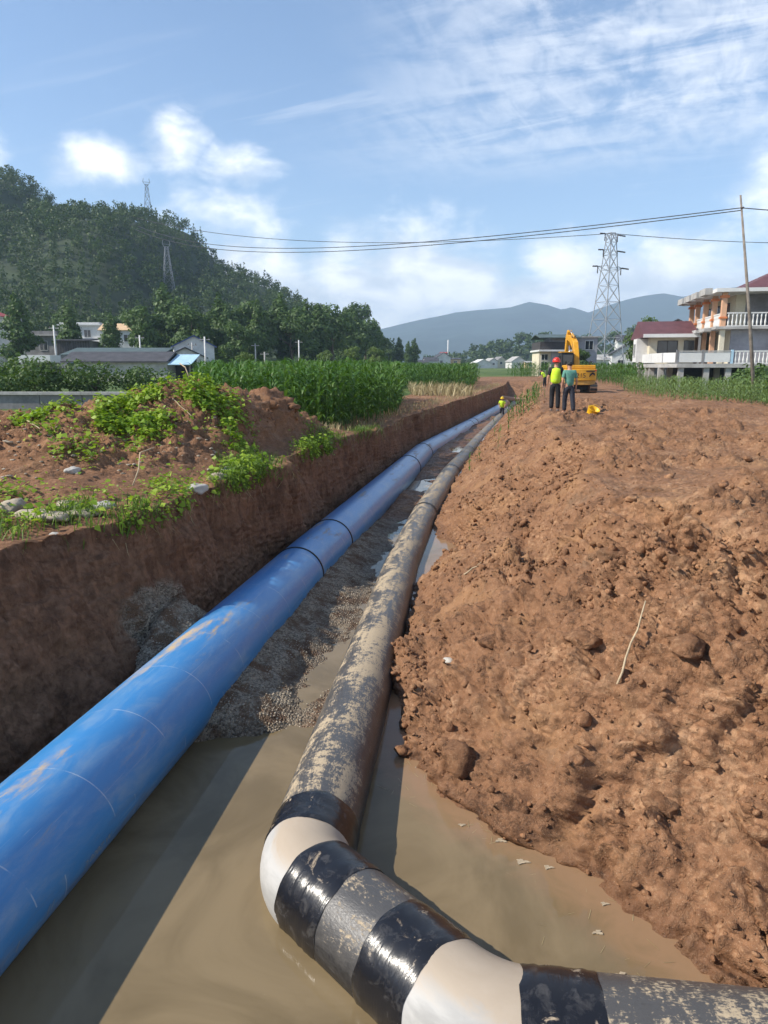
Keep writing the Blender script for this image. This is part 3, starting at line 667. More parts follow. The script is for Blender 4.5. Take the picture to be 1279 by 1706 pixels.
# ------------------------------------------------------------------ trees
def crown_quads(n, lobes, size, seed, droop=0.0):
    """small leaf faces over a set of ellipsoid lobes (cx,cy,cz,rx,ry,rz)"""
    r = np.random.default_rng(seed); L = np.array(lobes, float); vol = (L[:, 3] * L[:, 4] * L[:, 5]) ** .67; k = r.choice(len(L), n, p=vol / vol.sum())
    d_ = r.normal(size=(n, 3)); d_ /= np.linalg.norm(d_, axis=1, keepdims=True); rad = r.uniform(.55, 1.06, n)[:, None]
    c = L[k, :3] + d_ * L[k, 3:] * rad
    nrm = d_ + r.normal(0, .55, (n, 3)) + np.array((0, 0, .35)); nrm /= np.linalg.norm(nrm, axis=1, keepdims=True)
    a = np.cross(nrm, r.normal(size=(n, 3))); a /= np.linalg.norm(a, axis=1, keepdims=True); b = np.cross(nrm, a)
    s = size * r.uniform(.6, 1.35, (n, 1)); a = a * s * .55; b = b * s
    V = np.stack([c - b, c + a * 1.0 - b * .1, c + b, c - a - b * .1], 1)
    tint = np.repeat(np.clip(.25 + .5 * r.random(n) + .25 * r.random(len(L))[k], 0, 1), 4)
    return V.reshape(-1, 3), np.arange(4 * n).reshape(n, 4), tint
def tree_lobes(kind, h, seed):
    r = random.Random(seed); L = []
    if kind == 'poplar':
        for k in range(13):
            z = h * (.2 + .76 * k / 12); w = h * .155 * math.sin(PI * (.18 + .78 * k / 12)) ** .8 + .1; L.append((r.gauss(0, .3 * w), r.gauss(0, .3 * w), z, w * r.uniform(.8, 1.2), w * r.uniform(.8, 1.2), h * .085))
    elif kind == 'cone':
        for k in range(11):
            z = h * (.12 + .84 * k / 10); w = h * .17 * (1 - .93 * k / 10) + .15; L.append((r.gauss(0, .25 * w), r.gauss(0, .25 * w), z, w, w, h * .075))
    elif kind == 'bush':
        for k in range(9):
            a = r.random() * 6.28; q = r.random() ** .6 * h * .7; L.append((q * math.cos(a), q * math.sin(a), h * r.uniform(.3, .72), h * .33, h * .33, h * .28))
    else:
        for k in range(15):
            a = r.random() * 6.28; zz = r.uniform(.38, .90); q = h * .30 * math.sqrt(max(0.05, 1 - ((zz - .55) / .42) ** 2)) * r.uniform(.3, 1)
            L.append((q * math.cos(a), q * math.sin(a), h * zz, h * r.uniform(.10, .17), h * r.uniform(.10, .17), h * r.uniform(.08, .13)))
    return L
def tree_proto(kind, h, seed, nq, size, mat):
    """returns (crown mesh, trunk mesh)"""
    L = tree_lobes(kind, h, seed); V, F, T = crown_quads(nq, L, size, seed)
    cm = np_mesh('crown', V, F, mat, False, {'tint': T})
    mb = MB(); r0 = h * .018 + .03; th = h * (.8 if kind in ('poplar', 'cone') else .62); r = random.Random(seed)
    if kind == 'bush': th = h * .4
    mb.tube([(0, 0, -.6), (r.gauss(0, .05), 0, th * .35), (r.gauss(0, .1), r.gauss(0, .1), th * .7), (0, 0, th)], [r0 * 1.25, r0, r0 * .7, r0 * .25], 7)
    for lb in L[::2]:
        z0 = min(th * .85, lb[2] * .7); mb.tube([(0, 0, z0), (lb[0] * .5, lb[1] * .5, (z0 + lb[2]) * .5), (lb[0], lb[1], lb[2])], [r0 * .45, r0 * .3, r0 * .1], 5)
    return cm, mb.mesh('trunk', M['bark'])
PROTO = {}
def tree(kind, h, x, y, z=None, label='', group=None, mat='leaf_tree', name='tree', nq=3200, size=.25, variants=3, cat='tree'):
    key = (kind, mat, nq, random.randrange(variants))
    if key not in PROTO: PROTO[key] = tree_proto(kind, 10.0, hash(kind) % 97 + 13 * key[3] + nq, nq, size, M[mat])
    z = ground_at(x, y) - .15 if z is None else z
    o = empty(name, (x, y, z), random.random() * 6.28, label, cat, group); s = h / 10.0; o.scale = (s * random.uniform(.9, 1.15), s * random.uniform(.9, 1.15), s)
    link('crown', PROTO[key][0], o); link('trunk', PROTO[key][1], o)
    return o
hash = lambda s: sum(ord(c) * (i + 3) for i, c in enumerate(s))
# the wood on the hill reads as one mass
fx = []; fy = []
gx = np.arange(-240, 26, 4.4); gy = np.arange(150, 368, 5.0)
A, Bq = np.meshgrid(gx, gy); A = A + rng.uniform(-2.4, 2.4, A.shape); Bq = Bq + rng.uniform(-2.6, 2.6, A.shape)
hh = hill_h(A, Bq) - field_z(Bq); keep = (hh > 2.0) & (A > -Bq * .565 - 8) & (Bq < 364); A = A[keep]; Bq = Bq[keep]
Hh = hill_h(A, Bq); nt = len(A)
parts = []
tmpl = [crown_quads(160, tree_lobes('round', 8.0, 40 + k), .42, 40 + k) for k in range(5)] + [crown_quads(160, tree_lobes('cone', 9.5, 60 + k), .38, 60 + k) for k in range(2)]
pat = perlin(np.stack([A * .02, Bq * .02, A * 0], -1))
for i, (tv, tf, tt) in enumerate(tmpl):
    isc = (pat + rng.normal(0, .25, nt)) > .28; grp = np.where(isc, 5 + rng.integers(0, 2, nt), rng.integers(0, 5, nt))
    if i == 0: GRP = grp
    m_ = GRP == i; n = int(m_.sum())
    if not n: continue
    ti = rng.random(n)
    v, f, _ = inst(tv, tf, np.stack([A[m_], Bq[m_], Hh[m_] - 1.2], 1), rng.random(n) * 6.28, rng.uniform(.6, 1.2, n)[:, None])
    T = np.clip(np.tile(tt, n) * .65 + np.repeat(ti, len(tv)) * .45 - .05, 0, 1); parts.append((v, f, T))
stuff('hill_forest', parts, M['leaf_hill'], 'dense dark green wood covering the steep hill on the left', 'forest')
A, Bq = np.meshgrid(np.arange(30, 290, 6.5), np.arange(432, 512, 8.0)); A = (A + rng.uniform(-3, 3, A.shape)).ravel(); Bq = (Bq + rng.uniform(-3, 3, Bq.shape)).ravel()
tv, tf, tt = crown_quads(90, tree_lobes('round', 9.0, 71), .8, 71); n = len(A); ti = rng.random(n)
v, f, _ = inst(tv, tf, np.stack([A, Bq, hill2_h(A, Bq) - 1.5], 1), rng.random(n) * 6.28, rng.uniform(.7, 1.3, n)[:, None])
stuff('far_forest', [(v, f, np.clip(np.tile(tt, n) * .6 + np.repeat(ti, len(tv)) * .4, 0, 1))], M['leaf_hill'], 'hazy green wood on the low hill behind the far village', 'forest')
# trees one can tell apart at the foot of the hill
foot = [(-59, 118, 12.5), (-51.2, 119, 10.5), (-44.0, 118, 9.5), (-46.5, 158, 13), (-41.5, 128, 12), (-38.5, 118, 10.5), (-36.5, 130, 13), (-33, 126, 12), (-30, 135, 14), (-27.5, 128, 11.5), (-25, 138, 14), (-22.6, 132, 12.5), (-20, 142, 14.5), (-17.5, 138, 12.5), (-16, 150, 14), (-13.2, 146, 13), (-11, 156, 14.5), (-9, 165, 13.5), (-6.5, 172, 13), (-4.6, 180, 13), (-2.8, 190, 12.5), (-1.2, 196, 11), (-24, 122, 9), (-41, 138, 16),  (-70, 162, 15), (-57, 166, 14)]
for i, (x, y, h) in enumerate(foot):
    tree('poplar' if i % 3 != 1 or i < 3 else 'round', h, x, y, label='tall slender dark green tree in the row at the foot of the wooded hill' if i % 3 != 1 or i < 3 else 'broad dark green tree in the row at the foot of the wooded hill', group='trees at the foot of the hill', name='tree')
for (x, y, h, lb) in ((1.6, 230, 9.0, 'leftmost of the four small poplars standing at the end of the wooded hill'), (4.7, 232, 9.6, 'second of the four small poplars at the end of the wooded hill'), (7.5, 228, 8.3, 'third of the four small poplars at the end of the wooded hill'), (9.6, 231, 9.2, 'rightmost of the four small poplars standing at the end of the wooded hill')):
    tree('poplar', h, x, y, label=lb, name='poplar_tree', group='four poplars')
tree('round', 17, -9.5, 232, float(hill_h(np.array(-9.5), np.array(232.))) - 1, 'large spreading tree standing out on the right shoulder of the hill', name='tree')
for (x, y, h, lb) in ((-5.2, 128, 5.2, 'light green round tree at the right end of the row below the hill'), (-9.6, 118, 4.2, 'low light green shrub tree beyond the maize field'), (-1.4, 140, 5.0, 'light green bushy tree beside the far end of the left maize field'), (-16.5, 86, 3.6, 'small leafy tree between the utility poles and the left maize field')):
    tree('round', h, x, y, label=lb, mat='leaf_light', name='tree')
for (x, y, h, lb) in ((29.5, 84, 6.6, 'green leafy tree left of the big house on stilts'), (33.5, 90, 8.0, 'taller green tree close behind the leafy tree beside the big house'), (25.5, 95, 4.2, 'small green tree below the transmission tower')):
    tree('round', h, x, y, label=lb, name='tree')
for (x, y, h, lb) in ((-19.5, 40, 3.0, 'green bush behind the low concrete wall on the far left'), (-16.8, 42, 2.8, 'dense green bush behind the low concrete wall below the grey house'), (-14.2, 44, 2.5, 'green bush behind the concrete wall in front of the long grey shed'), (-11.6, 45, 1.6, 'low green bush at the right end of the concrete wall'), (-22.5, 43, 3.2, 'green bush at the left picture edge above the concrete wall'), (22.6, 44, 3.6, 'rounded dark green bush beside the leaning pole'), (26.0, 47, 3.8, 'dark green bush right of the leaning pole')):
    tree('bush', h, x, y, label=lb, name='bush', mat='leaf_tree', cat='bush', nq=2400, size=.40)
for (x, y, s) in ((-17.6, 37.4, 1.0), (-21.4, 38, .9)):
    o = tree('bush', s, x, y, label='pale weedy shrub growing against the low concrete wall' if s == 1.0 else 'small pale shrub by the left end of the low concrete wall', name='bush', mat='leaf_light', cat='bush', nq=2400, size=.40)

# ================================================================== MAIZE
def strip(pts, wid, side):
    """leaf strip, folded along the middle"""
    V = []; F = []
    for i, (p_, w_) in enumerate(zip(pts, wid)):
        p_ = np.array(p_); s_ = np.array(side) * w_; V += [p_ - s_ + (0, 0, w_ * .35), p_, p_ + s_ + (0, 0, w_ * .35)]
    for i in range(len(pts) - 1): a = 3 * i; F += [[a, a + 1, a + 4, a + 3], [a + 1, a + 2, a + 5, a + 4]]
    return np.array(V), np.array(F)
def maize_leaf(ang, z0, ln, seed, nseg=5):
    r = random.Random(seed); out = np.array((math.cos(ang), math.sin(ang), 0)); side = (-math.sin(ang), math.cos(ang), 0)
    el0 = r.uniform(.95, 1.25); p_ = np.array((0, 0, z0)); pts = [p_]; e_ = el0
    for k in range(nseg): p_ = p_ + (out * math.cos(e_) + np.array((0, 0, 1)) * math.sin(e_)) * ln / nseg; pts.append(p_); e_ -= r.uniform(.30, .52) * 5 / nseg
    wd = [.022, .045, .045, .036, .022, .003] if nseg == 5 else [.025, .05, .035, .004]
    return strip(pts, wd, side)
def maize(seed, h=2.0, nl=10, nseg=5):
    r = random.Random(seed); mb = MB(); mb.tube([(0, 0, -.1), (0, 0, h * .5), (0, 0, h * .93)], [.016, .013, .005], 5)
    st = (np.array(mb.v), [f for f in mb.f if len(f) == 4]); lv = []
    a = r.random() * 6
    for k in range(nl):
        z0 = h * (.12 + .76 * k / (nl - 1)); lv.append(maize_leaf(a + r.gauss(0, .35), z0, r.uniform(.62, .92) * (1 - .25 * abs(k / nl - .4)), seed * 31 + k, nseg)); a += PI
    for k in range(3):
        ang = r.random() * 6.28; lv.append(strip([(0, 0, h * .9), (.05 * math.cos(ang), .05 * math.sin(ang), h * 1.0), (.12 * math.cos(ang), .12 * math.sin(ang), h * 1.07)], [.008, .008, .003], (-math.sin(ang), math.cos(ang), 0)))
    return st, lv
def merged(st, lv):
    V = [st[0]]; F = [np.array(st[1])]; b = len(st[0])
    for v, f in lv: V.append(v); F.append(f + b); b += len(v)
    V = np.concatenate(V); return V, np.concatenate(F)
MZ = [maize(k, 2.0, 10) for k in range(4)]; MZf = [merged(*m_) for m_ in MZ]; MZlow = [merged(*maize(20 + k, 2.0, 6, 3)) for k in range(3)]
stalk_me = []; leaf_me = []
for st, lv in MZ:
    stalk_me.append(np_mesh('stalk', st[0], st[1], M['corn'], False, {'tint': np.full(len(st[0]), .6)}))
    leaf_me.append([np_mesh('leaf', v, f, M['corn'], True, {'tint': np.full(len(v), random.random())}) for v, f in lv])
whole_me = {mt: [np_mesh('maize_plant', v, f, M[mt], True, {'tint': np.repeat(rng.random(len(v) // 3 + 1), 3)[:len(v)]}) for v, f in MZf] for mt in ('corn', 'corn_pale')}
def maize_right_edge(y): return np.interp(y, [22, 26, 31, 40, 50], [-1.7, -.6, .40, .9, 1.1])
def left_rows():
    P_ = []
    for y in np.arange(22.6, 48, .48):
        xr = maize_right_edge(y); xl = np.interp(y, [22, 30, 48], [-5.8, -7.7, -12.2])
        x0 = xl if y > 25.2 else np.interp(y, [22.6, 25.2], [-2.6, -6.4])
        for x in np.arange(xr, x0, -.30): P_.append((x + random.gauss(0, .06), y + random.gauss(0, .08)))
    return P_
LP = left_rows(); LP.sort(key=lambda q: q[1] - .25 * q[0]); 
GL = 'maize plants at the near edge of the left field'
for i, (x, y) in enumerate(LP[:150]):
    z = ground_at(x, y) - .03; s = random.uniform(.86, 1.12)
    if i < 40:
        k = i % 4; o = empty('maize_plant', (x, y, z), random.random() * 6.28, 'green maize plant with arching leaves at the near edge of the left field', 'maize', GL); o.scale = (s, s, s); o.rotation_euler[0] = random.gauss(0, .06)
        link('stalk', stalk_me[k], o)
        for l_ in leaf_me[k]: link('leaf', l_, o)
    else:
        o = link('maize_plant', whole_me['corn'][i % 4], None, (x, y, z)); o.rotation_euler = (random.gauss(0, .06), random.gauss(0, .06), random.random() * 6.28); o.scale = (s, s, s)
        tag(o, 'green maize plant with arching leaves at the near edge of the left field', 'maize', GL)
def maize_stuff(name, pts, tmpl, mat, label, smin, smax):
    parts = []; pts = np.array(pts); which = rng.integers(0, len(tmpl), len(pts))
    zz = np.array([ground_at(x, y) - .05 for x, y in pts])
    for k, (tv, tf) in enumerate(tmpl):
        m_ = which == k; n = int(m_.sum()); tl = np.array((0, 0, 1.)) + rng.normal(0, .07, (n, 3))
        v, f, _ = inst(tv, tf, np.stack([pts[m_, 0], pts[m_, 1], zz[m_]], 1), rng.random(n) * 6.28, rng.uniform(smin, smax, n)[:, None], tl)
        T = np.clip(np.repeat(rng.random(len(v) // 3 + 1), 3)[:len(v)], 0, 1); parts.append((v, f, T))
    return stuff(name, parts, M[mat], label, 'maize')
maize_stuff('maize_field', LP[150:], MZlow, 'corn', 'dense green maize field behind the left soil heap', .74, 1.18)
RP = []
for y in np.arange(25.0, 60, .62):
    xl = float(np.interp(y, [25, 28, 31, 36, 45, 60], [14.6, 13.0, 13.0, 14.0, 15.4, 19.8])); xr = float(np.interp(y, [25, 60], [17.5, 38.5]))
    for x in np.arange(xl, xr, .42): RP.append((x + random.gauss(0, .12), y + random.gauss(0, .14)))
RP = [q for q in RP if not (q[1] > 55.5 and q[0] > 22)]
RP.sort(key=lambda q: q[1] + .5 * max(0, q[0] - 14))
for i, (x, y) in enumerate(RP[:120]):
    z = ground_at(x, y) - .03; s = random.uniform(.36, .56)
    o = link('maize_plant', whole_me['corn_pale'][i % 4], None, (x, y, z)); o.rotation_euler = (random.gauss(0, .12), random.gauss(0, .12), random.random() * 6.28); o.scale = (s, s, s)
    tag(o, 'pale green young maize plant at the near edge of the right field', 'maize', 'young maize plants at the near edge of the right field')
maize_stuff('maize_field', RP[120:], MZlow, 'corn_pale', 'pale green young maize field between the soil bench and the big house', .34, .56)
P2 = [(x + random.gauss(0, .1), y + random.gauss(0, .1)) for y in np.arange(62, 84, .75) for x in np.arange(-1.5, float(np.interp(y, [62, 84], [7.4, 11.0])), .38)]
maize_stuff('maize_field', P2, MZlow, 'corn', 'distant strip of dark green maize left of the far trench end', .85, 1.1)
P3 = [(x + random.gauss(0, .12), y + random.gauss(0, .12)) for y in np.arange(60, 98, 1.5) for x in np.arange(float(np.interp(y, [60, 98], [20.2, 26.0])), float(np.interp(y, [60, 98], [21.8, 34])), .6)]
P3 += [(x + random.gauss(0, .12), y + random.gauss(0, .12)) for y in np.arange(98, 112, 1.1) for x in np.arange(19, 46, .6)]
maize_stuff('maize_field', P3, MZlow, 'corn', 'far green maize field beyond the excavator in front of the houses', .75, 1.05)
# weedy strip on the crest of the right bank
Pw = []
for k in range(55):
    y = random.uniform(29, 47); x = float(R_foot(y)) + 2.2 + random.gauss(0, .45); Pw.append((x, y))
Pw += [(float(R_foot(22.0)) + .9 + random.gauss(0, .25), 22 + random.gauss(0, .5)) for k in range(4)] + [(float(R_foot(27.0)) + 1.3 + random.gauss(0, .3), 27 + random.gauss(0, .6)) for k in range(5)]
maize_stuff('bank_weeds', Pw, MZlow, 'corn', 'clump of tall green weeds on the crest of the right trench bank', .25, .50)
# pale stubble left of the trench
Ps = np.array([(random.uniform(2.0, 6.6), random.uniform(52, 60.5)) for k in range(900)]); zz = np.array([ground_at(x, y) for x, y in Ps])
stuff('straw_stubble', [inst(BLADE[0], BLADE[1], np.stack([Ps[:, 0], Ps[:, 1], zz], 1), rng.random(900) * 6.28, rng.uniform(.5, 1.0, 900)[:, None], np.array((0, 0, 1.)) + rng.normal(0, .15, (900, 3)))], M['straw'], 'pale dry stubble strip in front of the distant maize', 'stubble')

# ================================================================== PIPES
def pipe_mat(name, build):
    m, t, p = new_mat(name); uv = t.new('ShaderNodeTexCoord').outputs['UV']; s_ = t.sep(uv); build(t, p, s_[0], s_[1]); return m
def around(t, L, A, sl, sa, detail=6, rough=.6, dist=.3, off=0.0):
    """noise on the pipe wall; L metres along, A radians round"""
    return t.noise(t.xyz(t.math('ADD', t.math('MULTIPLY', L, sl), off), t.math('MULTIPLY', t.math('COSINE', A), sa), t.math('MULTIPLY', t.math('SINE', A), sa)), 1.0, detail, rough, dist)
def bl(t, p, L, A):
    topw = t.ramp(t.math('SINE', A), .25, .98)
    dust = t.math('MULTIPLY', t.ramp(around(t, L, A, .55, 1.2, 8, .68), .54, .66), topw)
    grain = t.ramp(around(t, L, A, 9, 6, 5, .7), .35, .6)
    c = t.mix(around(t, L, A, .8, 1.0, 5), (0.028, 0.170, 0.42, 1), (0.050, 0.245, 0.53, 1))
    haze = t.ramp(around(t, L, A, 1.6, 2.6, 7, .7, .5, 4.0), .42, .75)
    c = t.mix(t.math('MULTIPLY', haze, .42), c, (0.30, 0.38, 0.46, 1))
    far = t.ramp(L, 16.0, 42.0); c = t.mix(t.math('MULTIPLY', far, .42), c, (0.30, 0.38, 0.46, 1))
    low = t.math('MULTIPLY', t.ramp(t.math('MULTIPLY', t.math('SINE', A), -1.0), -.30, .55), t.ramp(around(t, L, A, 2.4, 3.4, 7, .7, .6, 11.0), .44, .66)); c = t.mix(t.math('MULTIPLY', low, .45), c, (0.20, 0.135, 0.085, 1))
    # helical wrap seam
    fr = t.math('FRACT', t.math('DIVIDE', t.math('ADD', L, t.math('MULTIPLY', A, .10)), .92))
    seam = t.math('MULTIPLY', t.math('LESS_THAN', fr, .011), t.ramp(around(t, L, A, 2.0, 1.5), .42, .55))
    c = t.mix(t.math('MULTIPLY', seam, .55), c, (0.50, 0.56, 0.62, 1))
    scr = t.math('MULTIPLY', t.ramp(around(t, L, A, 1.2, 26, 3, .5), .66, .72), .25); c = t.mix(scr, c, (0.45, 0.5, 0.55, 1))
    c = t.mix(t.math('MULTIPLY', dust, t.math('ADD', .45, t.math('MULTIPLY', grain, .55))), c, (0.42, 0.315, 0.185, 1))
    t.l.new(c, p.inputs['Base Color']); t.l.new(t.math('ADD', .30, t.math('MULTIPLY', dust, .5)), p.inputs['Roughness'])
    t.l.new(t.bump(t.math('ADD', around(t, L, A, 3, 3, 3), t.math('MULTIPLY', seam, .15)), .08, .02), p.inputs['Normal'])
def bk(t, p, L, A):
    top = t.ramp(t.math('SINE', A), -.35, .95)
    n1 = around(t, L, A, 1.3, 1.5, 8, .70, .6); n2 = around(t, L, A, 16, 2.2, 5, .65, .4, 3.0); n3 = around(t, L, A, 34, 24, 4, .7)
    f = t.math('ADD', t.math('MULTIPLY', n1, .48), t.math('ADD', t.math('MULTIPLY', n2, .26), t.math('MULTIPLY', n3, .26)))
    mud = t.ramp(t.math('ADD', t.math('ADD', f, t.math('MULTIPLY', t.ramp(L, -1.0, .5), .035)), t.math('MULTIPLY', t.math('SUBTRACT', top, .5), .20)), .602, .662)
    film = t.ramp(t.math('ADD', f, t.math('MULTIPLY', t.math('SUBTRACT', top, .5), .30)), .36, .62)
    c = t.mix(t.math('MULTIPLY', film, .5), (0.014, 0.015, 0.018, 1), (0.125, 0.118, 0.110, 1))
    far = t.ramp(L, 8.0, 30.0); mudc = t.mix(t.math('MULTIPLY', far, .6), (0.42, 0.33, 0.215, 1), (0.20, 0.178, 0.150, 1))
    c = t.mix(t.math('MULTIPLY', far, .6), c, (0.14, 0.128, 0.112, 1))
    c = t.mix(t.math('MULTIPLY', mud, t.math('ADD', .55, t.math('MULTIPLY', n3, .6))), c, mudc)
    t.l.new(c, p.inputs['Base Color']); t.l.new(t.math('ADD', .36, t.math('MULTIPLY', mud, .45)), p.inputs['Roughness'])
    t.l.new(t.bump(t.math('ADD', t.math('MULTIPLY', mud, .5), n3), .25, .012), p.inputs['Normal'])
def tp(t, p, L, A):
    n2 = around(t, L, A, 60, 2.0, 4, .6, .8); n1 = around(t, L, A, 6, 2.5, 7, .7, .5)
    mud = t.math('MULTIPLY', t.ramp(n1, .60, .68), t.ramp(t.math('SINE', A), .1, .9))
    film = t.math('MULTIPLY', t.ramp(around(t, L, A, 9, 3, 7, .7, .4, 8.0), .5, .75), .35)
    c = t.mix(film, (0.010, 0.010, 0.012, 1), (0.16, 0.15, 0.14, 1)); c = t.mix(t.math('MULTIPLY', mud, .85), c, (0.40, 0.31, 0.21, 1))
    t.l.new(c, p.inputs['Base Color']); t.l.new(t.math('ADD', .22, t.math('MULTIPLY', mud, .5)), p.inputs['Roughness'])
    t.l.new(t.bump(n2, .35, .01), p.inputs['Normal'])
def wb(t, p, L, A):
    n1 = around(t, L, A, 3, 1.6, 7, .65, .5); tan = t.ramp(t.math('ADD', t.math('SINE', t.math('SUBTRACT', A, .25)), t.math('MULTIPLY', t.math('SUBTRACT', n1, .5), .9)), .45, .75)
    c = t.mix(t.ramp(n1, .35, .65), (0.31, 0.305, 0.29, 1), (0.43, 0.42, 0.40, 1)); c = t.mix(t.math('MULTIPLY', tan, .8), c, (0.35, 0.27, 0.185, 1))
    t.l.new(c, p.inputs['Base Color']); p.inputs['Roughness'].default_value = .62
    t.l.new(t.bump(around(t, L, A, 22, 5, 5, .7), .15, .01), p.inputs['Normal'])
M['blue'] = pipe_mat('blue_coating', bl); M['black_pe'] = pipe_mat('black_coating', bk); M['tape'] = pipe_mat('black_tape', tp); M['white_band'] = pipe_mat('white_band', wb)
def mudpipe(t, p, L, A):
    c = t.mix(around(t, L, A, 1.5, 1.5, 6, .6), (0.34, 0.20, 0.12, 1), (0.50, 0.33, 0.22, 1)); t.l.new(c, p.inputs['Base Color']); p.inputs['Roughness'].default_value = .8
M['mud_pipe'] = pipe_mat('mud_coated_pipe', mudpipe)
def pipe(name, pts, rad, mat, parent, L0=0.0, n=56, step=.35, ragged=0.0):
    """tube with mitred bends; UV = metres along, angle round"""
    pts = [Vector(p_) for p_ in pts]; dens = [pts[0]]; 
    for a, b in zip(pts[:-1], pts[1:]):
        k = max(1, int((b - a).length / step)); dens += [a.lerp(b, i / k) for i in range(1, k + 1)]
    V = []; Ls = []; L = L0
    for i, p_ in enumerate(dens):
        d0 = (dens[i] - dens[i - 1]).normalized() if i else (dens[1] - dens[0]).normalized(); d1 = (dens[i + 1] - dens[i]).normalized() if i < len(dens) - 1 else d0
        dd = (d0 + d1).normalized(); s_ = dd.cross(Vector((0, 0, 1))).normalized(); u_ = s_.cross(dd).normalized(); k = 1 / max(.6, dd.dot(d1))
        if i: L += (dens[i] - dens[i - 1]).length
        Ls.append(L); r_ = rad(L) if callable(rad) else rad
        for j in range(n): a = 2 * PI * j / n; V.append(p_ + s_ * (math.cos(a) * r_ * k) + u_ * (math.sin(a) * r_))
    if ragged:                                                # hand-wrapped: uneven edges, slack folds
        ax_ = (dens[-1] - dens[0]).normalized(); m_ = len(dens)
        for i in range(m_):
            for j in range(n):
                a = 2 * PI * j / n; e_ = (1 if i == m_ - 1 else -1 if i == 0 else 0); w_ = math.sin(a * 2 + L0) * .5 + math.sin(a * 5 + L0 * 3) * .3 + math.sin(a * 11 + L0 * 2) * .2
                rd_ = (V[i * n + j] - dens[i]).normalized(); V[i * n + j] += ax_ * (ragged * w_ * e_) + rd_ * (.0035 * math.sin(i * 2.1 + 3 * math.sin(a * 2 + i * .7)) + (-.006 if e_ else 0))
    F = []; UV = []
    for i in range(len(dens) - 1):
        for j in range(n):
            F.append((i * n + j, i * n + (j + 1) % n, (i + 1) * n + (j + 1) % n, (i + 1) * n + j))
            a0, a1 = 2 * PI * j / n, 2 * PI * (j + 1) / n; UV += [(Ls[i], a0), (Ls[i], a1), (Ls[i + 1], a1), (Ls[i + 1], a0)]
    o = link(name, np_mesh(name, [tuple(v) for v in V], F, mat, True, None, UV), parent)
    return o, L
BP = [(-4.36, -8, -1.38), (-1.30, 12, -1.625), (.82, 24.2, -1.70), (1.60, 29.5, -1.83), (2.75, 34.5, -1.91), (5.36, 45, -1.98), (9.48, 60, -1.87), (11.2, 66, -1.62)]
def along(P_, y):
    for a, b in zip(P_[:-1], P_[1:]):
        if a[1] <= y <= b[1]: f_ = (y - a[1]) / (b[1] - a[1]); return tuple(a[i] + (b[i] - a[i]) * f_ for i in range(3))
blue = empty('blue_pipe', (-3.1, 0, -1.95), 0, 'large blue coated steel water pipe laid along the left side of the trench', 'pipe')
off = Vector((3.1, 0, 1.95))
sh = lambda P_: [tuple(Vector(q) + off) for q in P_]
rb = .44; joints = [11.2, 13.45, 24.2, 29.4, 44.6, 46.4]
cuts = [-8] + joints + [60.5]; L = 0.0
for a, b in zip(cuts[:-1], cuts[1:]):
    seg_pts = [along(BP, a)] + [q for q in BP if a < q[1] < b] + [along(BP, b)]
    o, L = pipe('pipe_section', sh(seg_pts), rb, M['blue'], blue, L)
o, L = pipe('pipe_section', sh([along(BP, 60.5), BP[-1]]), .42, M['mud_pipe'], blue, L); tag(o, 'far end of the blue pipe coated with pale mud')
M['weld'] = plain('weld_ring', (0.018, 0.017, 0.016), .5, .4, 10)
for y in joints:
    c = Vector(along(BP, y)); d_ = (Vector(along(BP, y + .05)) - Vector(along(BP, y - .05))).normalized(); s_ = d_.cross(Vector((0, 0, 1))).normalized(); u_ = s_.cross(d_)
    V = []; F = []; nn = 56; w_ = .022 if y < 20 else .04
    for j in range(nn):
        a = 2 * PI * j / nn; dr_ = s_ * math.cos(a) + u_ * math.sin(a)
        V += [c + dr_ * (rb + h_) + d_ * q + off for h_, q in ((-.01, -w_), (.013, -w_ * .6), (.016, w_ * .6), (-.01, w_))]
    for j in range(nn):
        for k in range(3): F.append((4 * j + k, 4 * j + k + 1, 4 * ((j + 1) % nn) + k + 1, 4 * ((j + 1) % nn) + k))
    link('weld_ring', np_mesh('weld_ring', [tuple(v) for v in V], F, M['weld'], True), blue)
# white stencilled marking on the side of the near section
tcu = bpy.data.curves.new('stencil', 'FONT'); tcu.body = '2.020Z.W'; tcu.size = .085; to = bpy.data.objects.new('stencil', tcu); C.objects.link(to)
bpy.context.view_layer.update(); tm = bpy.data.meshes.new_from_object(to.evaluated_get(bpy.context.evaluated_depsgraph_get())); bpy.data.objects.remove(to)
bm = bmesh.new(); bm.from_mesh(tm); bmesh.ops.triangulate(bm, faces=bm.faces)
ax = Vector(along(BP, 5.0)); dx_ = (Vector(along(BP, 6.0)) - Vector(along(BP, 4.0))).normalized(); s_ = dx_.cross(Vector((0, 0, 1))).normalized(); u_ = s_.cross(dx_)
def wrap(x, y, y0=4.35): a = R(-19) + y / rb; return Vector(along(BP, y0)) + dx_ * x + (s_ * math.cos(a) + u_ * math.sin(a)) * (rb + .004) + off
for v in bm.verts: v.co = wrap(v.co.x, v.co.y)
for x0 in (-.42, -.38, -.72):
    q = [bm.verts.new(wrap(x0 + a, b)) for a, b in ((0, -.01), (.008, -.01), (.03, .06), (.022, .06))]; bm.faces.new(q)
bm.to_mesh(tm); bm.free(); tm.materials.clear(); tm.materials.append(M['print_white'])
tag(link('stencil_marking', tm, blue), 'small white stencilled code on the pipe side', kind='stuff')

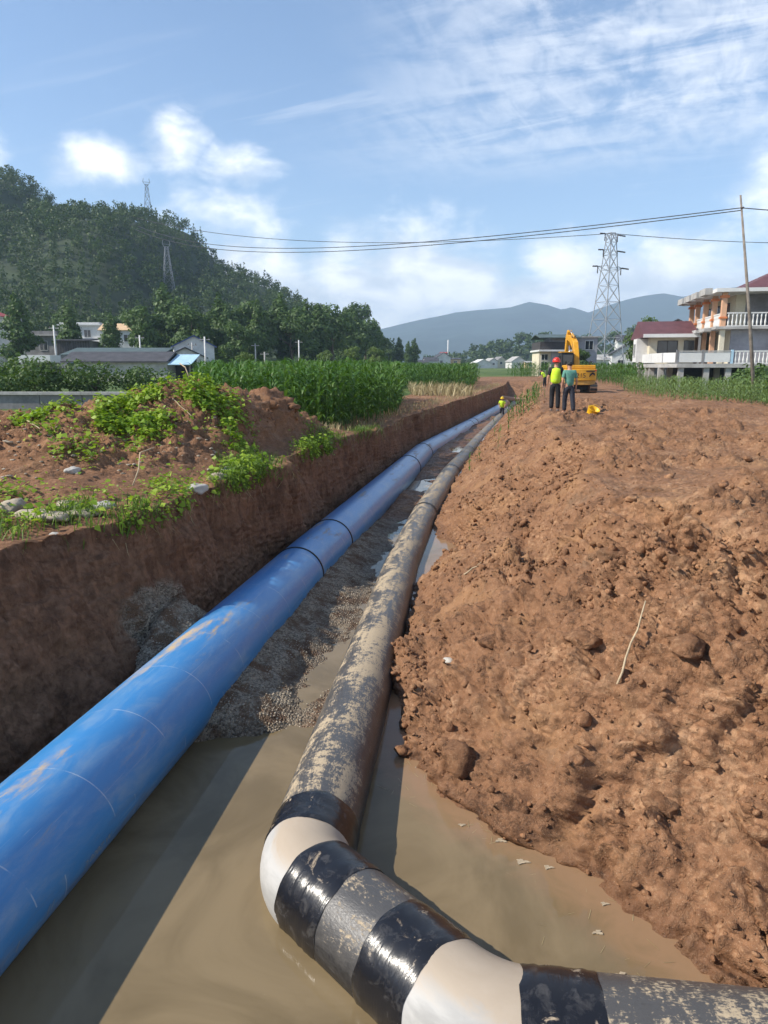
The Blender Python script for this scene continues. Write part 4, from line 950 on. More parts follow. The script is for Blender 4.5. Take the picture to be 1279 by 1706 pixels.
KP = [(-.546, 4.56, -1.765), (.315, 12.6, -1.92), (1.0, 17.2, -1.90), (2.30, 24.4, -1.96), (5.15, 38, -2.08), (9.2, 56, -2.10), (12.9, 71, -1.86)]
black = empty('black_pipe', (-.5, 4.5, -1.91), 0, 'mud smeared black coated pipe with white banded elbow in the trench water', 'pipe'); off = Vector((.5, -4.5, 1.91)); rk = .3255
sc5 = lambda x, y: (x * 1.05, y * 1.05, -1.765)
zk = -1.765
A1, A2, B1, B2 = (-.546, 4.56, zk), (-.452, 4.213, zk), (.315, 3.382, zk), (.735, 3.118, zk)
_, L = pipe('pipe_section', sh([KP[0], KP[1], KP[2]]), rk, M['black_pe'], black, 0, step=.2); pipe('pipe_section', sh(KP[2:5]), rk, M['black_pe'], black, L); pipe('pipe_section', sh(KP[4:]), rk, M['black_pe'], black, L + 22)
def bend(a, c, b, n=14): a, c, b = Vector(a), Vector(c), Vector(b); return [tuple(a * (1 - u) ** 2 + c * 2 * u * (1 - u) + b * u * u) for u in [i / n for i in range(n + 1)]]
o, _ = pipe('elbow_band', sh(bend(A1, (-.569, 4.34, zk), A2)), rk + .002, M['white_band'], black, 0, step=.05); tag(o, 'white elbow band at the first bend')
pipe('pipe_section', sh([A2, B1]), rk, M['black_pe'], black, -3.0, step=.1)
o, _ = pipe('elbow_band', sh(bend(B1, (.505, 3.16, zk), B2)), rk + .002, M['white_band'], black, 4.0, step=.05); tag(o, 'white elbow band with tan mud at the second bend')
pipe('pipe_section', sh([B2, (6.5, 2.43, -1.765)]), rk, M['black_pe'], black, -12.0, step=.2)
def lerp3(a, b, f_): return tuple(a[i] + (b[i] - a[i]) * f_ for i in range(3))
tapes = [(A1, KP[1], -.006, .036, 0.0), (A2, B1, -.02, .34, 7.0), (A2, B1, .66, 1.02, 3.0), (B2, (6.5, 2.43, -1.765), -.004, .066, 11.0)]
for a, b, f0, f1, l0 in tapes: pipe('tape_wrap', sh([lerp3(a, b, f0), lerp3(a, b, f1)]), rk + .008, M['tape'], black, l0, step=.028, ragged=.016)
for y in (17.2, 24.6, 31, 38, 47, 56):
    c = Vector(along(KP, y)); d_ = (Vector(along(KP, y + .3)) - Vector(along(KP, y - .3))).normalized()
    pipe('joint_ring', [tuple(c - d_ * .05 + off), tuple(c + d_ * .05 + off)], rk + .014, M['weld'], black, 0)
cross = empty('mud_covered_pipe', (11.4, 71.5, -1.8), 0, 'short tan mud covered pipe lying across the far end of the trench', 'pipe'); off = Vector((-11.4, -71.5, 1.8))
pipe('pipe_section', sh([(11.2, 70.4, -1.22), (13.9, 72.0, -1.62)]), .27, M['mud_pipe'], cross)

# ================================================================== BUILDINGS
def window(parent, x, y, z, w_, h_, face='y', frame=M['white_paint'], depth=.10, pane=M['glass']):
    """a framed opening on the wall plane; face y: wall looks towards -y, face x: towards -x"""
    f = MB(); g = MB(); b = .06
    def bx(a0, a1, z0, z1, d0, d1, mb):
        if face == 'y': mb.b2(a0, a1, y + d0, y + d1, z0, z1)
        else: mb.b2(x + d0, x + d1, a0, a1, z0, z1)
    c = x if face == 'y' else y
    bx(c - w_ / 2 - b, c - w_ / 2, z - b, z + h_ + b, -.05, depth, f); bx(c + w_ / 2, c + w_ / 2 + b, z - b, z + h_ + b, -.05, depth, f)
    bx(c - w_ / 2, c + w_ / 2, z + h_, z + h_ + b, -.05, depth, f); bx(c - w_ / 2, c + w_ / 2, z - b, z, -.09, depth, f); bx(c - .025, c + .025, z, z + h_, -.04, depth, f)
    bx(c - w_ / 2, c + w_ / 2, z, z + h_, -.012, .05, g)
    o = f.build('window', frame, parent); g.build('pane', pane, o); return o
def gable_house(name, x, y, w_, d_, h_, rh, rz, wall, roof, label, wins=(), z=None, gable_front=True, over=.35, door=None, cat='house'):
    z = ground_at(x, y) - .3 if z is None else z
    o = empty(name, (x, y, z), rz, label, cat); mb = MB()
    if gable_front:
        mb.prism([(-w_ / 2, 0), (w_ / 2, 0), (w_ / 2, h_), (0, h_ + rh), (-w_ / 2, h_)], -d_ / 2, d_ / 2, 'y'); mb.build('wall', wall, o)
        for s_ in (-1, 1):
            r_ = MB(); k = rh / (w_ / 2); e_ = w_ / 2 + over; th = .14
            r_.prism([(0, h_ + rh + .02), (s_ * e_, h_ + rh + .02 - k * e_), (s_ * e_, h_ + rh + .02 - k * e_ + th), (0, h_ + rh + .02 + th)], -d_ / 2 - over, d_ / 2 + over, 'y'); r_.build('roof_slope', roof, o)
    else:
        mb.prism([(-d_ / 2, 0), (d_ / 2, 0), (d_ / 2, h_), (0, h_ + rh), (-d_ / 2, h_)], -w_ / 2, w_ / 2, 'x'); mb.build('wall', wall, o)
        for s_ in (-1, 1):
            r_ = MB(); k = rh / (d_ / 2); e_ = d_ / 2 + over; th = .14
            r_.prism([(0, h_ + rh + .02), (s_ * e_, h_ + rh + .02 - k * e_), (s_ * e_, h_ + rh + .02 - k * e_ + th), (0, h_ + rh + .02 + th)], -w_ / 2 - over, w_ / 2 + over, 'x'); r_.build('roof_slope', roof, o)
    for (wx, wz, ww, wh) in wins: window(o, wx, -d_ / 2, wz, ww, wh)
    if door: q = MB(); q.b2(door[0] - door[1] / 2, door[0] + door[1] / 2, -d_ / 2 - .03, -d_ / 2 + .05, .3, door[2]); q.build('door', M['shutter_dark'], o)
    return o
def flat_house(name, x, y, w_, d_, floors, fh, rz, wall, label, wins, parapet=.5, slab=M['white_paint'], roof=None, z=None):
    z = ground_at(x, y) - .3 if z is None else z
    o = empty(name, (x, y, z), rz, label, 'house'); H_ = floors * fh
    MB().b2(-w_ / 2, w_ / 2, -d_ / 2, d_ / 2, 0, H_).build('wall', wall, o)
    for k in range(1, floors + 1): MB().b2(-w_ / 2 - .35, w_ / 2 + .35, -d_ / 2 - .5, d_ / 2 + .2, k * fh - .12, k * fh + .10).build('floor_slab', slab, o)
    if roof is None:
        q = MB(); q.b2(-w_ / 2, w_ / 2, -d_ / 2, -d_ / 2 + .15, H_ + .1, H_ + parapet); q.b2(-w_ / 2, -w_ / 2 + .15, -d_ / 2 + .15, d_ / 2, H_ + .1, H_ + parapet); q.b2(w_ / 2 - .15, w_ / 2, -d_ / 2 + .15, d_ / 2, H_ + .1, H_ + parapet); q.build('parapet', wall, o)
    else:
        hip(w_ + 1.2, d_ + 1.2, H_ + .1, parapet, roof, o)
    for (wx, wz, ww, wh) in wins: window(o, wx, -d_ / 2, wz, ww, wh)
    return o
def hip(w_, d_, z0, rh, mat, parent, name='roof', cx=0, cy=0):
    q = MB(); i = min(w_, d_) * .42; V = [(cx - w_ / 2, cy - d_ / 2, z0), (cx + w_ / 2, cy - d_ / 2, z0), (cx + w_ / 2, cy + d_ / 2, z0), (cx - w_ / 2, cy + d_ / 2, z0)]
    V += [(a, b, z0 + .12) for a, b, c in V]
    if w_ >= d_: V += [(cx - w_ / 2 + i, cy, z0 + rh), (cx + w_ / 2 - i, cy, z0 + rh)]; F = [(4, 5, 9, 8), (5, 6, 9), (6, 7, 8, 9), (7, 4, 8)]
    else: V += [(cx, cy - d_ / 2 + i, z0 + rh), (cx, cy + d_ / 2 - i, z0 + rh)]; F = [(4, 5, 8), (5, 6, 9, 8), (6, 7, 9), (7, 4, 8, 9)]
    q.add(V, F + [(3, 2, 1, 0), (0, 1, 5, 4), (1, 2, 6, 5), (2, 3, 7, 6), (3, 0, 4, 7)]); return q.build(name, mat, parent)
# left village
o = flat_house('house', -79.5, 140, 13, 9, 3, 3.5, .12, M['white_wall'], 'white three storey house with red roof edge at the left picture edge', [(5.2, 4.6, 1.6, 1.6), (2.4, 4.6, 1.6, 1.6), (5.2, 8.1, 1.6, 1.6), (2.4, 8.1, 1.6, 1.6), (-.6, 8.1, 1.6, 1.6)], 2.2, roof=M['red_roof'])
flat_house('house', -59.5, 128, 8, 7, 2, 3.4, -.05, M['concrete_dark'], 'grey unpainted two storey house behind a white utility pole', [(-2, 4.3, 1.3, 1.5), (1.6, 4.3, 1.3, 1.5), (-2, 1, 1.3, 1.5)], .7, slab=M['concrete'])
flat_house('house', -61.5, 152, 8, 8, 3, 3.2, .0, M['white_wall'], 'white house half hidden by a tree above the sheds', [(-1.5, 7.2, 1.3, 1.4), (1.5, 7.2, 1.3, 1.4)], .5)
gable_house('house', -52.5, 148, 7.5, 7, 8.4, 1.3, .05, M['white_wall'], M['tan_wall'], 'white house with brownish roof right of the half hidden white house', [(-2, 6.2, 1.4, 1.3), (1.6, 6.2, 1.4, 1.3)], gable_front=False)
q = empty('farm_shed', (-49.5, 118, ground_at(-49.5, 118)), .04, 'dark vertical board shed standing behind the long grey shed', 'shed')
MB().b2(-2.6, 2.6, -2, 2, -.3, 5.4).build('wall', M['concrete_dark'], q)
for k in range(13): MB().b2(-2.58 + k * .4, -2.24 + k * .4, -2.06, -2.0, 3.0, 5.3).build('board', M['shutter_dark'], q)
MB().prism([(-2.5, 5.35), (2.5, 5.75), (2.5, 5.9), (-2.5, 5.5)], -2.9, 2.9, 'x').build('roof', M['dark_roof'], q)
# long shed with block wall, dark roof and pale blue lean-to
zs = ground_at(-31, 85) - .4
q = empty('long_shed', (-30.9, 85, zs), -.06, 'long low grey block shed with dark roof and pale blue lean-to end', 'shed')
MB().b2(-5.6, 5.6, 0, 5, 0, 2.75).build('wall', M['concrete'], q)
mb = MB(); mb.prism([(-.45, 2.62), (2.5, 3.75), (5.4, 2.7), (5.4, 2.85), (2.5, 3.93), (-.45, 2.80)], -7.0, 5.8, 'x'); mb.build('roof', M['dark_roof'], q)
mb = MB(); mb.prism([(-.5, 2.35), (3.0, 3.5), (3.0, 3.6), (-.5, 2.45)], 5.85, 8.6, 'x'); mb.build('lean_to_roof', M['light_blue_roof'], q)
for x in (8.3,): MB().b2(x - .08, x + .08, -.2, 0, 0, 2.42).build('post', M['wood_pole'], q)
MB().b2(5.65, 8.2, 2.6, 2.9, 0, 3.3).build('back_wall', M['void'], q)
q = empty('back_shed', (-36.0, 97, ground_at(-36, 97) - .3), -.03, 'low dark roofed shed with pale green wall strip behind the long shed', 'shed')
MB().b2(-6.5, 6.0, 0, 4, 0, 3.4).build('wall', M['void'], q); MB().b2(-6.4, -3.0, -.06, .0, 2.4, 3.2).build('wall_strip', M['light_blue_roof'], q)
mb = MB(); mb.prism([(-.8, 3.35), (4.6, 4.35), (4.6, 4.5), (-.8, 3.5)], -7, 6.6, 'x'); mb.build('roof', M['green_roof'], q)
for x in (-2.6, -.2, 2.2): MB().b2(x - .08, x + .08, -.3, -.15, 0, 3.4).build('post', M['concrete'], q)
q = empty('porch_shed', (-43.6, 92, ground_at(-43.6, 92) - .2), 0, 'small bright white canopy on posts left of the long shed', 'shed')
MB().b2(-2.0, 2.0, -1.5, 1.5, 2.4, 3.3).build('canopy', M['white_paint'], q)
for x in (-1.7, 1.0): MB().b2(x - .12, x + .12, -1.3, -1.06, 0, 2.4).build('post', M['white_paint'], q)
MB().b2(-1.9, 1.9, 1.2, 1.45, 0, 2.4).build('wall', M['concrete_dark'], q)
gable_house('house', -28.3, 108, 5.6, 7, 4.6, 1.4, .30, M['white_wall'], M['blue_roof'], 'white gabled house with deep blue roof behind the long shed', [(-1, 2.7, 1.0, 1.1)])
gable_house('house', -27.0, 98, 5.0, 6, 3.0, 1.2, .34, M['white_wall'], M['dark_roof'], 'small white gabled house with dark roof in front of the blue roofed house', [(0.4, 1.4, 1.0, 1.0)])
# low concrete wall by the lane
q = empty('concrete_wall', (-17.0, 36.5, ground_at(-17, 36.5) - .3), -.03, 'low stained concrete wall with pale coping behind the left soil heap', 'wall')
for k in range(9): MB().b2(-11.5 + k * 2.2, -11.5 + k * 2.2 + 2.17, 0, .3, 0, 1.02).build('panel', M['concrete_dark'], q); MB().b2(-11.5 + k * 2.2, -11.5 + k * 2.2 + 2.185, -.12, .42, 1.02, 1.16).build('coping', M['concrete'], q)
for (x, y, h, lb) in ((-43.3, 96, 7.2, 'white concrete utility pole left of the long grey shed'), (-34.8, 104, 6.2, 'utility pole with crossarm behind the long grey shed'), (-22.6, 92, 5.6, 'white utility pole just right of the blue roofed house'), (-25.8, 98, 5.0, 'thin utility pole close to the blue roofed house'), (-21.2, 120, 5.4, 'short utility pole beyond the left end of the maize'), (-18.4, 112, 4.0, 'shortest pale pole beyond the maize field'), (-14.6, 125, 6.0, 'utility pole with crossarm in front of the light brown tree'), (-58.3, 118, 10.2, 'tall white lamp pole with broad top beside the grey house')):
    z = ground_at(x, y) - .3; q = empty('utility_pole', (x, y, z), 0, lb, 'pole'); MB().tube([(0, 0, 0), (0, 0, h)], [.15, .10], 8).build('pole', M['white_wall'] if h > 5.5 else M['concrete'], q)
    MB().box((0, 0, h - .35), (1.3, .1, .1)).build('crossarm', M['concrete'], q)
    for s_ in (-.5, .5): MB().tube([(s_, 0, h - .3), (s_, 0, h - .12)], .05, 6).build('insulator', M['insul'], q)
# far village in the middle
for a in (('house', 27.8, 350, 6.6, 9, 5.2, 2.2, .15, 'white_wall', 'dark_roof', 'grey white gabled house, tallest of the far cluster left of the trench end', [(-1.2, 2.6, 1.2, 1.2)], True),
          ('house', 22.2, 346, 6.4, 7, 3.6, 1.6, .1, 'white_wall', 'dark_roof', 'low white house left of the tallest gabled house in the far cluster', [(0, 1.8, 1.2, 1.0)], False),
          ('house', 17.2, 340, 6.5, 6, 2.6, 1.2, .0, 'white_wall', 'dark_roof', 'lowest dark roofed house at the left end of the far cluster', [(1, 1.2, 1.0, .9)], False),
          ('house', 34.4, 352, 4.8, 6, 4.4, .6, .0, 'tan_wall', 'dark_roof', 'tan walled house right of the tallest gabled house in the far cluster', [(0, 2.4, 1.4, 1.2)], False),
          ('house', 40.0, 300, 6.6, 7, 2.3, 1.5, .2, 'white_wall', 'white_wall', 'low white gabled shed, first of the row right of the far cluster', [], True),
          ('house', 45.6, 310, 3.8, 7, 3.2, 1.2, .2, 'white_wall', 'concrete', 'narrow white gabled house, second of the far row', [(0, 1.6, .9, .9)], True),
          ('house', 49.5, 312, 4.0, 7, 3.6, 1.4, .2, 'cream_wall', 'concrete_dark', 'cream gabled house, third of the far row', [(-.4, 2, .9, .9)], True),
          ('house', 54.4, 300, 6.0, 8, 3.0, 1.9, .15, 'white_wall', 'concrete', 'broad white gabled house left of the tan long house', [(0, 1.4, 1.0, .9)], True),
          ('house', 61.0, 296, 7.6, 6, 2.5, .5, .0, 'tan_wall', 'concrete', 'long low tan house beside the broad white gabled house', [(-2, 1.0, .9, .9), (1.6, 1.0, .9, .9)], False),
          ('house', 35.0, 428, 3.6, 4, 8.8, .4, 0, 'red_roof', 'red_roof', 'small red building showing above the far cluster of houses', [], False),
          ('house', 50.0, 150, 6.4, 7, 3.8, 1.8, -.2, 'white_wall', 'dark_roof', 'white gabled house behind the transmission tower', [(-1.4, 1.4, 1.2, 1.1), (1.4, 1.4, 1.2, 1.1)], True),
          ('house', 40.5, 142, 5.6, 6, 2.6, .9, -.1, 'white_wall', 'concrete', 'low white annexe at the foot of the transmission tower', [(0, 1, 1.4, 1.0)], False),
          ('house', 62.0, 185, 6.0, 6, 7.2, 1.4, -.2, 'white_wall', 'dark_roof', 'white house with dark roof on the rise left of the big house', [(0, 5, 1.2, 1.1)], False)):
    gable_house(*a[:8], M[a[8]], M[a[9]], a[10], a[11], gable_front=a[12])
q = empty('mast', (37.6, 428, field_z(428.) + 0.), 0, 'thin white mast beside the small red building', 'mast'); MB().tube([(0, 0, 0), (0, 0, 16)], .35, 8).build('pole', M['white_paint'], q)
# two storey house behind the excavator
zq = ground_at(27.4, 110) - .3; q = empty('house', (27.0, 110, zq), -.04, 'pale two storey house with dark flat canopy roof behind the excavator', 'house')
MB().b2(-2.2, 4.4, -3, 4, 0, 5.9).build('wall', M['render_grey'], q); MB().b2(-3.9, -2.2, -2.4, 4, 0, 3.9).build('side_wall', M['cream_wall'], q)
MB().b2(-4.2, 1.6, -3.9, 4.2, 3.9, 4.15).build('floor_slab', M['white_paint'], q); MB().b2(-4.0, 1.4, -3.4, 4.1, 4.15, 5.3).build('roof_terrace', M['shutter_dark'], q)
mb = MB(); mb.prism([(-4.2, 5.75), (.2, 6.35), (4.6, 5.85), (4.6, 5.98), (.2, 6.5), (-4.2, 5.88)], -4.2, 1.8, 'x'); mb.build('roof', M['green_roof'], q)
mb = MB(); mb.b2(1.8, 4.7, -3.3, 4.2, 5.9, 6.05); mb.build('roof', M['concrete'], q)
for (wx, wz) in ((-1.0, 1.2), (.9, 1.2), (3.2, 1.2), (3.2, 4.2)): window(q, wx, -3, wz, 1.1, 1.2)
window(q, -3.1, -2.4, 1.2, .9, 1.2); window(q, -3.1, -2.4, 2.7, .9, .8)

# ---- the big house on stilts, upper right
hz = -1.15
bh = empty('stilt_house', (29.8, 62.0, hz), R(-11), 'large two storey house on concrete stilts with maroon hipped roof and orange columns', 'house')
def hb(name, mat, *a, parent=bh): return MB().b2(*a).build(name, mat, parent)
D = 3.15; U = 6.15; E = 9.15                                  # deck, upper floor and eave heights above its base
hb('wall', M['render_grey'], 1.2, 15, 1.5, 13, D, U - .12); hb('wall', M['concrete_dark'], 1.2, 15, 2.2, 13, U + .10, E - .1)
hb('undercroft_shade', M['void'], -3.0, 15, 4.2, 12.5, -.4, D - .33)  # near-black block standing in for the shade beneath house and deck
# left facade: bays with columns, balcony and door openings
for k, y in enumerate((.25, 3.4, 6.6, 9.8, 12.4)):
    hb('column', M['peach_paint'], -1.25, -.85, y - .2, y + .2, U + .10, E - .12); hb('column', M['cream_wall'] if k == 0 else M['peach_paint'], -1.2, -.82, y - .2, y + .2, D, U - .12)
    for zz_ in (D + .55, U + .75): hb('column_ring', M['orange_paint'], -1.33, -.77, y - .28, y + .28, zz_, zz_ + .16)
    hb('capital', M['orange_paint'], -1.36, -.74, y - .3, y + .3, E - .55, E - .35)
hb('left_wall', M['cream_wall'], .2, 1.2, 1.6, 12.9, D, U - .12); hb('left_wall', M['cream_wall'], .4, 1.2, 2.3, 12.9, U + .10, E - .12)
for y in (3.4, 6.6, 9.8):
    window(bh, .2, y + 1.4, D + .3, 1.2, 2.0, 'x', M['shutter_dark']); window(bh, .4, y + 1.4, U + .4, 1.2, 1.9, 'x', M['shutter_dark'])
hb('floor_slab', M['concrete'], -1.7, 6.2, -.25, 13.2, U - .12, U + .10)
hb('eave_slab', M['white_paint'], -1.9, 16, -.6, 13.6, E - .12, E + .18)
for k, y in enumerate((2.0, 5.2, 8.2, 11.2)): hb('cornice', M['concrete'], -2.5, -1.9, y - 1.1, y + 1.1, E - .2, E + .34); hb('cornice', M['concrete'], -2.3, -1.7, y - 1.0, y + 1.0, U - .25, U + .02)
hip(15.6, 12.6, E + .18, 2.7, M['maroon_roof'], bh, 'roof', 8.2, 6.6)
hb('dormer', M['concrete_dark'], 5.2, 10.5, 1.0, 5.0, E + .3, E + 1.25); hb('dormer_roof', M['maroon_roof'], 4.9, 10.8, .7, 5.2, E + 1.26, E + 1.40)
def balusters(x0, x1, y, z, hgt, parent, n, name='balustrade', axis='x', mat=M['white_paint']):
    r_ = MB()
    if axis == 'x': r_.b2(x0, x1, y - .07, y + .07, z + hgt - .1, z + hgt); r_.b2(x0, x1, y - .07, y + .07, z, z + .08)
    else: r_.b2(y - .07, y + .07, x0, x1, z + hgt - .1, z + hgt); r_.b2(y - .07, y + .07, x0, x1, z, z + .08)
    o = r_.build(name, mat, parent); prof = [(.045, 0), (.07, .12), (.09, .3), (.05, .55), (.045, .7), (.075, .82), (.05, 1.0)]; q = MB(); k_ = hgt - .18
    q.lathe([(r__, z_ * k_) for r__, z_ in prof], 8); bmesh_ = q.mesh('baluster', mat)
    for i in range(n):
        c = x0 + (x1 - x0) * (i + .5) / n; b_ = link('baluster', bmesh_, o, (c, y, z + .08) if axis == 'x' else (y, c, z + .08))
    return o
balusters(-.8, 3.4, .1, U + .10, 1.15, bh, 13); hb('post', M['white_paint'], 3.4, 3.7, -.05, .25, U + .1, E - .12)
balusters(.5, 3.2, -1.05, U + .10, 1.15, bh, 9, axis='y'); balusters(3.6, 6.4, -1.05, U + .1, 1.15, bh, 9, axis='y'); balusters(6.8, 9.6, -1.05, U + .1, 1.15, bh, 9, axis='y')
hb('panel_wall', M['render_grey'], -.2, 3.6, .6, .8, D + .02, U - .12); hb('panel_wall', M['render_grey'], 7.2, 12, 1.0, 1.15, U + .3, E - .14)
# deck on stilts
mb = MB(); mb.prism([(-6.4, 2.2), (-6.0, -1.6), (-5.0, -2.6), (4.4, -2.6), (4.4, 3.0), (-6.4, 12)], D - .32, D, 'z'); mb.build('deck', M['concrete'], bh)
for (x, y) in ((-6.1, 2.8), (-6.1, 5.0), (-6.1, 7.2), (-6.1, 9.4), (-5.9, -.6), (-4.6, -2.2), (-2.6, -2.2), (-.9, -2.2), (2.4, -2.2), (-4.5, 3.0), (-.5, 3.0)):
    hb('stilt', M['concrete'], x - .22, x + .22, y - .22, y + .22, -.6, D - .33)
balusters(-.6, 4.2, -2.45, D, 1.05, bh, 16)
for x0, x1 in ((-4.9, -3.1), (-2.9, -.9)):
    hb('railing_panel', M['white_paint'], x0, x1, -2.52, -2.40, D + .12, D + .92); hb('hand_rail', M['concrete'], x0, x1, -2.56, -2.36, D + .96, D + 1.06)
for x in (-5.0, -3.0, -.75): hb('railing_post', M['light_blue_roof'] if x > -1 else M['concrete_dark'], x - .09, x + .09, -2.55, -2.37, D + .005, D + 1.12)
mb = MB(); mb.beam((-5.1, -2.42, D + .5), (-5.9, -1.5, D + .5), .10, .8); mb.build('railing_panel', M['white_paint'], bh)
mb = MB(); mb.beam((-5.95, -1.35, D + .5), (-6.25, 2.1, D + .5), .10, .8); mb.build('railing_panel', M['white_paint'], bh)
mb = MB(); mb.beam((-6.25, 2.2, D + .5), (-6.25, 11.5, D + .5), .10, .8); mb.build('railing_panel', M['white_paint'], bh)
# left wing under the lower maroon roof
hb('wing_wall', M['cream_wall'], -5.9, -1.9, 6.0, 12.0, D, D + 2.5)
window(bh, -4.3, 6.0, D + .7, 1.7, 1.4, 'y', M['shutter_dark']); window(bh, -2.4, 6.0, D + .4, .8, 1.7, 'y', M['shutter_dark'])
mb = MB(); mb.prism([(4.9, D + 2.45), (4.9, D + 2.70), (9.0, D + 4.1), (13, D + 2.6), (13, D + 2.45)], -6.7, -1.75, 'x'); mb.build('wing_roof', M['maroon_roof'], bh)
hb('wing_fascia', M['white_paint'], -6.7, -1.75, 4.78, 4.89, D + 2.42, D + 2.74)
hb('bay_window', M['white_wall'], -6.9, -5.9, 7.2, 9.4, D + .2, D + 2.4); window(bh, -6.9, 8.3, D + .8, 1.3, 1.1, 'x')
# right wing in front
hb('side_wing_wall', M['render_grey'], 4.9, 14, -2.2, 1.4, 0, U - .35); hb('corner_post', M['white_paint'], 4.62, 4.9, -2.45, -2.15, D - .5, U - .4); hb('side_wing_return', M['peach_paint'], 3.7, 4.88, -.6, -.4, D, U - .45)
mb = MB(); mb.prism([(-3.1, U - .32), (-3.1, U - .02), (.3, U + 1.5), (.3, U + 1.3)], 4.0, 15, 'x'); mb.build('side_wing_roof', M['maroon_roof'], bh); hb('side_wing_fascia', M['white_paint'], 4.0, 15, -3.22, -3.11, U - .40, U + .02)
window(bh, 8.6, -2.2, D + .6, 1.3, 1.3)
gable_house('house', 35.0, 86, 5.5, 8, 5.6, 1.5, -.5, M['concrete_dark'], M['dark_roof'], 'house with sloping grey roof just behind the big house on stilts', [], gable_front=True)

# ================================================================== TRANSMISSION TOWERS
def lattice(name, x, y, z, h, base, rz, label, w_=.16, arms=True, panels=9, head=False):
    q = empty(name, (x, y, z), rz, label, 'tower')
    def hw(t_): return (base / 2) * (1 - t_) ** 1.15 * .86 + (.45 + base * .03) if t_ < 1 else .5
    zs_ = [h * (1 - (1 - k / panels) ** 1.25) for k in range(panels + 1)]
    for sx, sy in ((-1, -1), (1, -1), (1, 1), (-1, 1)):
        mb = MB()
        for a, b in zip(zs_[:-1], zs_[1:]): mb.beam((sx * hw(a / h), sy * hw(a / h), a), (sx * hw(b / h), sy * hw(b / h), b), w_)
        mb.build('tower_leg', M['galv'], q)
    for face in range(4):
        mb = MB(); R_ = Matrix.Rotation(face * PI / 2, 3, 'Z')
        for a, b in zip(zs_[:-1], zs_[1:]):
            ha, hb_ = hw(a / h), hw(b / h); P0, P1, P2_, P3_ = [R_ @ Vector(v) for v in ((-ha, -ha, a), (ha, -ha, a), (hb_, -hb_, b), (-hb_, -hb_, b))]
            mb.beam(P0, P2_, w_ * .55); mb.beam(P1, P3_, w_ * .55); mb.beam(P3_, P2_, w_ * .5)
        mb.build('bracing', M['galv'], q)
    if arms:
        for zc, ln in ((h * .99, 1.7), (h * .88, 1.9), (h * .765, 3.1)):
            for s_ in (-1, 1):
                mb = MB(); r0 = hw(zc / h); tip = Vector((s_ * ln, 0, zc))
                for yy_ in (-1, 1): mb.beam((s_ * r0, yy_ * r0, zc + .1), tip, w_ * .6); mb.beam((s_ * r0, yy_ * r0, zc - .9), tip, w_ * .5)
                mb.build('cross_arm', M['galv'], q)
                ins = MB(); ins.tube([tip, tip + Vector((s_ * 1.5, -.4, -.15))], .13, 8); ins.tube([tip + Vector((-s_ * .1, 0, 0)), tip + Vector((-s_ * .1, 0, -1.3))], .09, 8); ins.build('insulator', M['insul'], q)
    if head:
        for s_ in (-1, 1): mb = MB(); mb.beam((s_ * .5, 0, h * .97), (s_ * base * .38, 0, h * 1.05), w_); mb.beam((s_ * base * .38, 0, h * 1.05), (s_ * base * .30, 0, h * 1.13), w_); mb.beam((0, 0, h * 1.05), (s_ * base * .38, 0, h * 1.05), w_ * .8); mb.build('head_arm', M['galv'], q)
    return q
lattice('transmission_tower', 43.0, 142, .3, 26.3, 5.2, R(28), 'tall lattice steel transmission tower behind the excavator', .12)
hx, hy = -108.0, 346.0; lattice('transmission_tower', hx, hy, float(hill_h(np.array(hx), np.array(hy))) - 2, 19, 4.0, .3, 'small lattice tower on the crest of the wooded hill', .20, False, 6, True)
hx, hy = -78.5, 270.0; lattice('transmission_tower', hx, hy, float(hill_h(np.array(hx), np.array(hy))) - 1, 17, 3.6, .5, 'slim lattice tower half hidden among trees on the hill slope', .15, False, 6, True)

# leaning pole and cables
q = empty('leaning_pole', (19.75, 38, .0), 0, 'tall thin leaning wooden pole in the right maize field', 'pole')
q.location.z = ground_at(19.75, 38) - .4; zt = 10.15 - q.location.z
MB().tube([(0, 0, 0), (-.8, 0, zt * .45), (-1.9, 0, zt)], [.11, .09, .045], 8).build('pole', M['wood_pole'], q)
MB().tube([(-1.83, -.05, zt - .62), (-1.75, -.16, zt - .62)], .05, 6).build('insulator', M['insul'], q)
def cable(a, b, sag, r_, label, n=48):
    a = Vector(a); b = Vector(b); pts = [a.lerp(b, i / n) - Vector((0, 0, sag * 4 * (i / n) * (1 - i / n))) for i in range(n + 1)]
    rr = [r_ * (0.45 + 0.0095 * p_.y) for p_ in pts]
    o = MB().tube([p_ - a for p_ in pts], rr, 5).build('cable', M['cable'], loc=tuple(a)); return tag(o, label, 'cable')
pt = (17.92, 38, 9.55)
cable(pt, (-62, 190, 36.6), 3.4, .030, 'upper of two cables running from the leaning pole to the hill')
cable((pt[0], pt[1], pt[2] - .12), (-62.3, 189, 35.6), 3.5, .030, 'lower of two cables running from the leaning pole to the hill')
cable(pt, (60, 30, 9.0), 1.2, .030, 'cable running right from the leaning pole out of the picture')
cable((43.0, 142, 26.5), (-132, 345, 74.0), 7.0, .032, 'long cable from the tall lattice tower to the crest of the hill')
cable((43.0, 142, 26.5), (120, 150, 27.0), 1.4, .032, 'cable leaving the tall lattice tower to the right')

